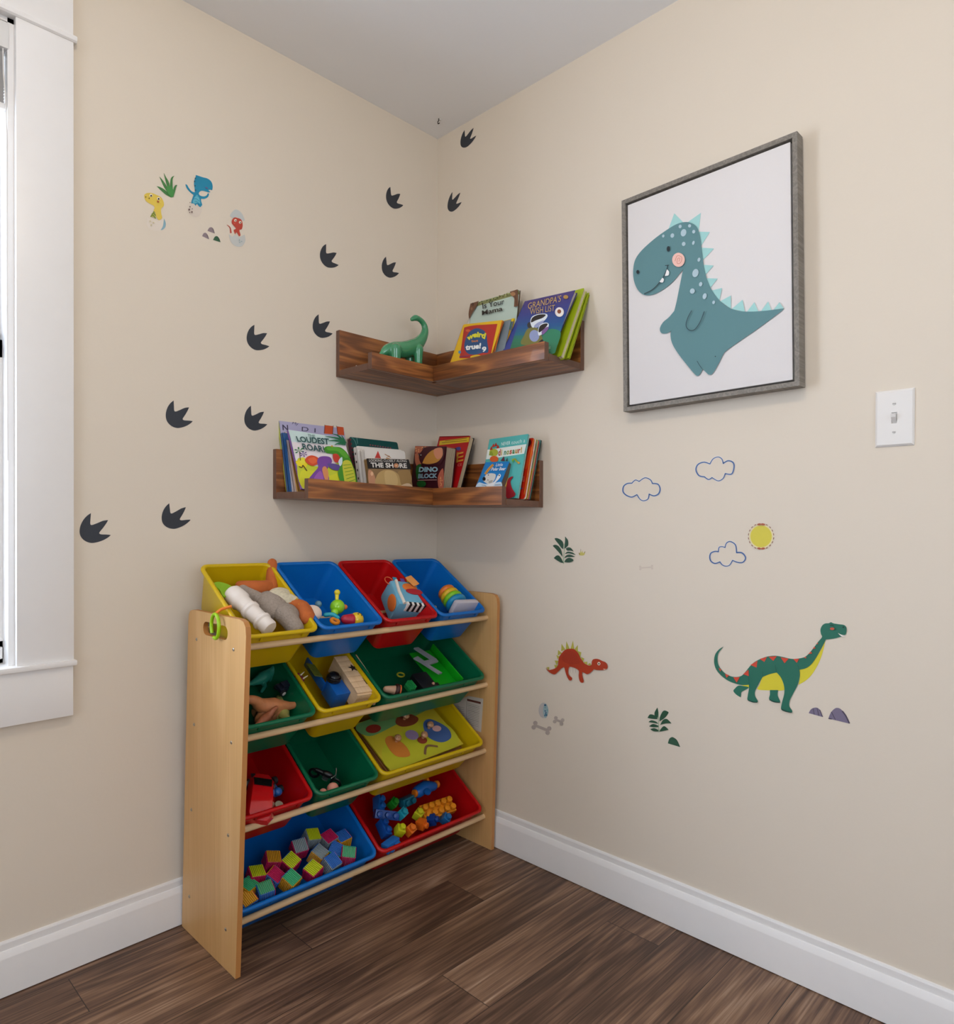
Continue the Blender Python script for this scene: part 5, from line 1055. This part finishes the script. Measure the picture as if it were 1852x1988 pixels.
def slats(b):
    for i in range(7): b.box((0, -0.0645+i*0.0215, 0.0105), (0.078, 0.0200, 0.004), bev=0.0006)
    for i in range(2): b.box((0, -0.0770, -0.003-i*0.022), (0.078, 0.004, 0.019), bev=0.0006)
    for x in (-0.036, 0.036): b.box((x, -0.0785, -0.016), (0.008, 0.004, 0.050), bev=0.0006)
P_(t, 'slats', m_ply, slats)
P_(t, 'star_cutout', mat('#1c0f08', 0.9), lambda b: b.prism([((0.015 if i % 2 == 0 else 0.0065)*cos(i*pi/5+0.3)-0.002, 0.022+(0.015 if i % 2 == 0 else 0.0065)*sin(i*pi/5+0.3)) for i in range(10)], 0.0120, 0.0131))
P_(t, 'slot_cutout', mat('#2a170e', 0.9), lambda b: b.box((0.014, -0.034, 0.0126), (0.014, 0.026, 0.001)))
t = toy('y2', 'blue_box_toy', 'blue box with a round black knob standing beside the wooden crate', 'toy', 640, 1330, 0.050)
P_(t, 'box', plastic('#1560b4', 0.05), lambda b: (b.box((0.004, -0.03, -0.002), (0.048, 0.060, 0.050), bev=0.003), b.box((-0.022, 0.050, 0.0), (0.006, 0.110, 0.030), bev=0.002)))
P_(t, 'knob', mat('#17181c', 0.25), lambda b: (b.cyl((0.0, -0.005, 0.022), (0.0, -0.002, 0.036), 0.021, bev=0.003), b.ball((0, -0.002, 0.036), (0.017, 0.017, 0.010))))
P_(t, 'picture_card', mat('#5f6a24', 0.5, vary=0.5, vscale=90), lambda b: b.box((-0.045, 0.040, 0.012), (0.030, 0.050, 0.003), Matrix.Rotation(0.35, 4, 'Y')))
t = toy('g2', 'green_tray', 'bright green tray leaning at the right of the wide green bin', 'tray', 868, 1322, 0.040)
P_(t, 'tray', plastic('#12a01c', 0.1), lambda b: (b.box((0, 0.065, -0.01), (0.09, 0.17, 0.004)), b.box((0.045, 0.065, 0.004), (0.006, 0.17, 0.030), bev=0.002)))
t = toy('g2', 'grey_zigzag_track', 'grey flat zigzag piece with square turns in the wide green bin', 'toy track', 840, 1288, 0.028)
P_(t, 'track', mat('#8c8e92', 0.5), lambda b: b.prism([(-0.028, 0.075), (-0.010, 0.075), (0.022, 0.012), (0.022, 0.0), (-0.025, -0.006), (0.000, -0.050), (-0.014, -0.050), (-0.045, 0.010), (-0.060, 0.032), (-0.040, 0.036), (-0.030, 0.012), (0.002, 0.014)], 0, 0.006))
t = toy('g2', 'black_toy_truck', 'black boxy toy in the middle of the wide green bin', 'toy truck', 825, 1335, 0.055)
P_(t, 'truck_body', mat('#121216', 0.35), lambda b: (b.box((0, 0.01, 0), (0.060, 0.075, 0.040), bev=0.004), b.box((0.036, -0.02, 0.0), (0.020, 0.04, 0.03), bev=0.003)))
P_(t, 'lamp', mat('#c89a80', 0.3), lambda b: b.ball((0.018, -0.008, 0.021), 0.005))
t = toy('g2', 'yellow_ring', 'small yellow oval ring lying in the wide green bin', 'ring', 778, 1310, 0.085)
P_(t, 'ring', mat('#a8a024', 0.4), lambda b: b.tube([(0.013*cos(a), 0.009*sin(a), 0) for a in [i*pi/8 for i in range(16)]], 0.0028, 8, closed=True))
t = toy('g2', 'wheel_toy', 'tan and orange wheel toy at the front left of the wide green bin', 'toy', 766, 1340, 0.040, rz=-30)
P_(t, 'hub', mat('#c9a284', 0.5), lambda b: b.limb([(-0.026, -0.004, 0), (0.0, 0, 0)], [0.010, 0.014]))
P_(t, 'tyre', mat('#3a1812', 0.5), lambda b: b.cyl((0.0, 0, 0), (0.012, 0, 0), 0.020, bev=0.003))
P_(t, 'rim', mat('#d8642c', 0.4), lambda b: b.cyl((0.012, 0, 0), (0.016, 0, 0), 0.019, bev=0.001))
t = toy('g2', 'ribbed_fan_piece', 'small green ribbed fan shaped piece in the wide green bin', 'toy', 795, 1335, 0.045)
P_(t, 'fan', plastic('#22904a', 0.1), lambda b: [b.box((0.004*i-0.010, 0.0, 0.002*i), (0.0028, 0.040-abs(i-3)*0.005, 0.012), bev=0.0006) for i in range(6)])
# third tier
t = toy('r2', 'red_toy_car', 'large glossy red toy sports car half hidden in the small red bin', 'toy car', 505, 1548, 0.030, rz=62)
P_(t, 'car_body', mat('#c4141a', 0.12, coat=0.7), lambda b: b.loft([[Vector((x, y*w_, z*h_)) for y, z in ((-0.034, -0.010), (0.034, -0.010), (0.036, 0.004), (0.026, 0.016), (-0.026, 0.016), (-0.036, 0.004))] for x, w_, h_ in ((-0.075, 0.7, 0.6), (-0.060, 1, 1), (-0.02, 1, 1.6), (0.02, 0.95, 1.3), (0.05, 0.9, 0.8), (0.068, 0.6, 0.4))]))
P_(t, 'windscreen', mat('#14161a', 0.08, coat=0.5), lambda b: b.hexa([(0.018, -0.022, 0.0225), (0.018, 0.022, 0.0225), (0.046, 0.024, 0.0155), (0.046, -0.024, 0.0155), (0.018, -0.021, 0.0235), (0.018, 0.021, 0.0235), (0.046, 0.023, 0.0165), (0.046, -0.023, 0.0165)]), 0)
P_(t, 'stripe', mat('#2a1a1c', 0.3), lambda b: b.box((0.058, 0.012, 0.008), (0.018, 0.010, 0.004), Matrix.Rotation(0.2, 4, 'Z')))
wheels(t, (-0.045, 0.042), 0.032, -0.008, 0.014)
t = toy('r2', 'blue_kart', 'small blue toy kart with grey wheels in the red bin', 'toy car', 530, 1530, 0.065, rz=95)
P_(t, 'kart_body', mat('#1f5fa8', 0.3), lambda b: (b.box((0, 0, 0), (0.052, 0.020, 0.012), bev=0.004), b.ball((-0.020, 0, 0.008), (0.012, 0.012, 0.010))))
wheels(t, (0.020, -0.010), 0.016, 0.0, 0.010, '#a8aeb4', 0.010)
t = toy('r2', 'grey_disc', 'small grey green disc at the front of the red bin', 'disc', 541, 1563, 0.030)
P_(t, 'disc', mat('#8f8c78', 0.5), lambda b: b.cyl((0, 0, 0), (0, 0, 0.004), 0.0105, bev=0.001))
t = toy('g3', 'toy_motorcycle', 'black and chrome toy motorcycle lying in the dark green bin', 'toy motorcycle', 630, 1510, 0.065, rz=-50)
mk, mc = mat('#101114', 0.35), mat('#c4c6ca', 0.15, metal=0.9)
for x in (-0.032, 0.034): P_(t, 'wheel', mk, lambda b: b.tube([(x+0.013*cos(a), 0, 0.013*sin(a)) for a in [i*pi/8 for i in range(16)]], 0.004, 8, closed=True))
P_(t, 'tank', mk, lambda b: (b.ball((0.004, 0, 0.016), (0.018, 0.009, 0.009)), b.limb([(-0.03, 0, 0.014), (-0.008, 0, 0.014)], [0.006, 0.007])))
P_(t, 'engine', mc, lambda b: (b.box((0.002, 0, 0.002), (0.018, 0.014, 0.012), bev=0.003), b.limb([(-0.035, 0.009, -0.002), (0.006, 0.009, -0.004)], [0.003, 0.003])))
P_(t, 'handlebar', mc, lambda b: (b.limb([(0.034, 0, 0), (0.024, 0, 0.026)], [0.0022, 0.0022]), b.limb([(0.018, 0.020, 0.030), (0.024, 0, 0.027), (0.018, -0.020, 0.030)], [0.002, 0.002, 0.002])))
for px, py, r_, l in ((646, 1531, 0.016, 'pink round ball at the front of the dark green bin'), (627, 1538, 0.010, 'smaller pink ball beside the larger one in the dark green bin')):
    tag(toy_ := mb(mat('#d8907c', 0.6)).ball((0, 0, 0), r_).build('pink_ball', matrix=BINS['g3'].M @ Matrix.Translation(BINS['g3'].at(px, py, 0.032))), l, 'ball', 'pink balls')
# knob puzzles
for k, dd in enumerate((0.050, 0.042, 0.030)):
    top_ = k == 2; B = BINS['y3']; p = Vector((0.0, 0.132, -dd))
    t = thing('knob_puzzle', ['wooden knob puzzle board, lowest of the stack in the wide yellow bin', 'middle wooden knob puzzle board in the wide yellow bin', 'top knob puzzle board with round wooden knobs and painted animals'][k], 'puzzle', 'stack of knob puzzles', B.M @ Matrix.Translation(p) @ Matrix.Rotation(0.03*k, 4, 'Z'))
    P_(t, 'board', mat('#c2b22c' if top_ else '#8a5c34', 0.45), lambda b: b.box((0, 0, -0.003), (0.310, 0.196, 0.0065), bev=0.001))
    if top_:
        a = Art(lambda x, y, h: Vector((x, y, 0.0003+h)), 0.0002, 0.0001)
        a.sm([(-0.15, -0.09), (0.0, -0.095), (0.14, -0.09), (0.15, 0.0), (0.05, 0.03), (-0.12, -0.01)], '#b9b828').sm([(-0.14, 0.04), (-0.02, 0.05), (0.14, 0.07), (0.14, 0.09), (-0.14, 0.095)], '#6a9a5c')
        a.sm([(0.05, -0.03), (0.07, 0.02), (0.11, 0.03), (0.145, -0.02), (0.13, -0.06), (0.08, -0.065)], '#3f5f96').oval(0.105, -0.012, 0.018, 0.012, '#d8a8a4').sm([(-0.11, -0.03), (-0.10, 0.01), (-0.07, 0.015), (-0.05, -0.03), (-0.06, -0.07), (-0.10, -0.06)], '#c97a2c').sm([(-0.02, 0.06), (0.03, 0.085), (0.07, 0.05), (0.04, 0.03), (-0.01, 0.035)], '#7a3a20').oval(-0.11, 0.06, 0.028, 0.016, '#8c2a1c').oval(0.0, -0.005, 0.024, 0.02, '#8f7a9a').line([(-0.01, -0.085), (0.02, -0.06), (0.055, -0.075)], 0.008, '#7a5a3c').oval(0.02, -0.035, 0.018, 0.014, '#8a3a24')
        a.build('painted_animals', t)
        for x, y in ((0.078, 0.0), (0.028, -0.028), (-0.068, -0.008), (0.018, 0.06)): P_(t, 'knob', mat('#b98a64', 0.35, coat=0.3), lambda b: b.lathe([(0.001, 0), (0.005, 0), (0.0045, 0.006), (0.010, 0.011), (0.0115, 0.017), (0.008, 0.023), (0.001, 0.025)], Matrix.Translation((x, y, 0.0003))))
# bristle blocks
BC = {'y': '#c4d018', 'g': '#3fae78', 'b': '#2f6cc0', 'm': '#c41c58', 'o': '#d89a1c', 's': '#8c9aa0'}
NM = dict(y='yellow', g='green', b='blue', m='magenta', o='orange', s='grey')
bl_ = [(515, 1733, 'g', 'b', -8, 'front row far left of the bottom blue bin'), (563, 1712, 'g', 'o', 22, 'front row second from left'), (607, 1693, 'y', 'm', 20, 'front row middle'), (642, 1678, 'b', 's', 12, 'front row right of middle'), (675, 1663, 'g', 'm', -35, 'furthest right, tipped'),
       (496, 1702, 'y', 'm', -12, 'second row at the left panel'), (563, 1677, 'y', 'm', 22, 'middle of the pile, largest showing'), (527, 1673, 'o', 'm', -20, 'back left of the pile'), (580, 1648, 's', 'm', -8, 'back row middle'), (604, 1628, 'y', 's', -12, 'highest at the back'), (664, 1632, 'b', 'o', 3, 'tall at the back right'), (617, 1662, 's', 'o', 25, 'lying in the middle behind the blue one'), (637, 1632, 'm', 's', 10, 'deep at the back right'), (530, 1706, 'm', 'b', 30, 'wedged low between two green ones'), (478, 1752, 'o', 'b', 10, 'lowest at the left panel'), (480, 1727, 'g', 'o', 20, 'half hidden behind the left panel'), (650, 1655, 'b', 'g', 40, 'deep near the right wall')]
for i, (px, py, c1, c2, rz, l) in enumerate(bl_):
    s_ = 0.040; B = BINS['b3']
    b = mb(mat('#cfd0c4', 0.5)).box((0, 0, 0), (s_*0.86,)*3, bev=0.001)
    cs = [c1, c2, c2, 'm' if c1 != 'm' else 's', 'b' if c2 != 'b' else 'o', c1]
    for f, (ax, sg) in enumerate(((2, 1), (0, -1), (1, -1), (0, 1), (1, 1), (2, -1))):
        b.use(mat(BC[cs[f]], 0.45))
        for j in range(8):
            u = (j-3.5)*s_*0.115; c = [0, 0, 0]; d = [0, 0, 0]; c[ax] = sg*s_*0.46; d[ax] = s_*0.09; o1, o2 = [q for q in range(3) if q != ax]
            c[o1] = u; d[o1] = s_*0.078; d[o2] = s_*0.90; b.box(c, d)
    M = B.M @ Matrix.Translation(B.at(px, py, 0.024 if i < 5 else 0.036)) @ Euler((radians(-14+(i*37) % 23), radians(-10+(i*53) % 21), radians(rz))).to_matrix().to_4x4()
    tag(b.build('bristle_block', None, 0, M), '%s faced bristle block, %s' % (NM[c1], l), 'toy block', 'bristle blocks in the bottom blue bin')
# building blocks
def stud_block(px, py, d, c, nx, l, rz=0, rx=0, ry=0, s_=0.026):
    b = mb(plastic(c, 0.08)).box((0, 0, 0), (s_*nx, s_, s_), bev=0.0012)
    for k in range(nx): b.cyl(((k-(nx-1)/2)*s_, 0, s_/2), ((k-(nx-1)/2)*s_, 0, s_/2+0.010), s_*0.36, bev=0.002, seg=16)
    B = BINS['r3']; tag(b.build('building_block', None, 35, B.M @ Matrix.Translation(B.at(px, py, d)) @ Euler((radians(rx), radians(ry), radians(rz))).to_matrix().to_4x4()), l, 'toy block', 'big stud building blocks in the bottom red bin')
for a_ in [(758, 1640, 0.025, '#2a72c4', 2, 'mid blue block lying lowest at the front of the red bin', 12, 60), (745, 1610, 0.040, '#1450a4', 2, 'dark blue block standing at the left wall of the red bin', 80, 20), (735, 1562, 0.045, '#1f66b4', 2, 'blue block at the back left of the red bin', 60, 30), (750, 1582, 0.045, '#1d4ea0', 3, 'long blue block slanting across the left of the red bin', -28, 40), (780, 1580, 0.030, '#1fa0b4', 1, 'turquoise block with one stud upright in the pile', 20, 15), (790, 1555, 0.050, '#156a80', 2, 'dark teal block at the back of the pile', 5, 50), (762, 1560, 0.050, '#1c8a24', 1, 'green block at the back left of the pile', 30, 20), (776, 1612, 0.022, '#c8cc1c', 1, 'yellow block with round stud left of the orange pair', 60, 10), (796, 1612, 0.022, '#e0701c', 1, 'orange block with a teal mark near the front', 15, 10), (818, 1600, 0.022, '#e06a1c', 1, 'plain orange block right of the marked one', 20, 60), (812, 1582, 0.030, '#c4c424', 1, 'yellow block with one stud in the middle of the pile', 25, 0), (838, 1592, 0.022, '#123a84', 1, 'dark navy block turned on its corner', 45, 50), (864, 1590, 0.030, '#1f6aa4', 1, 'blue block beneath the orange studded brick', 40, 20)]: stud_block(a_[0], a_[1], a_[2], a_[3], a_[4], a_[5], a_[6], a_[7])
b = mb(plastic('#e08a18', 0.1)).box((0, 0, 0), (0.125, 0.052, 0.022), bev=0.002)
for i in range(5):
    for j in range(2): b.cyl(((i-2)*0.025, (j-0.5)*0.025, 0.010), ((i-2)*0.025, (j-0.5)*0.025, 0.023), 0.0098, bev=0.002, seg=18)
B = BINS['r3']; tag(b.build('building_block', None, 35, B.M @ Matrix.Translation(B.at(848, 1572, 0.035)) @ Euler((0.15, 0, -0.04)).to_matrix().to_4x4()), 'long orange brick with ten studs on top of the pile', 'toy block', 'big stud building blocks in the bottom red bin')
t = toy('r3', 'chunky_blue_vehicle', 'chunky blue toy vehicle with orange wheels at the back of the red bin', 'toy car', 825, 1532, 0.035)
P_(t, 'vehicle_body', plastic('#1a66b8', 0.05), lambda b: (b.limb([(-0.03, 0, 0), (0.0, 0.004, 0.004), (0.035, 0, 0)], [0.020, 0.021, 0.015]), b.cyl((-0.012, -0.02, 0.012), (-0.012, -0.02, 0.020), 0.012, bev=0.002)))
for x, y in ((0.022, 0.026), (0.050, 0.0), (-0.048, -0.004)): P_(t, 'wheel', mat('#e07a1c', 0.3), lambda b: b.cyl((x-0.005, y, 0.004), (x+0.005, y, 0.004), 0.012, bev=0.002))
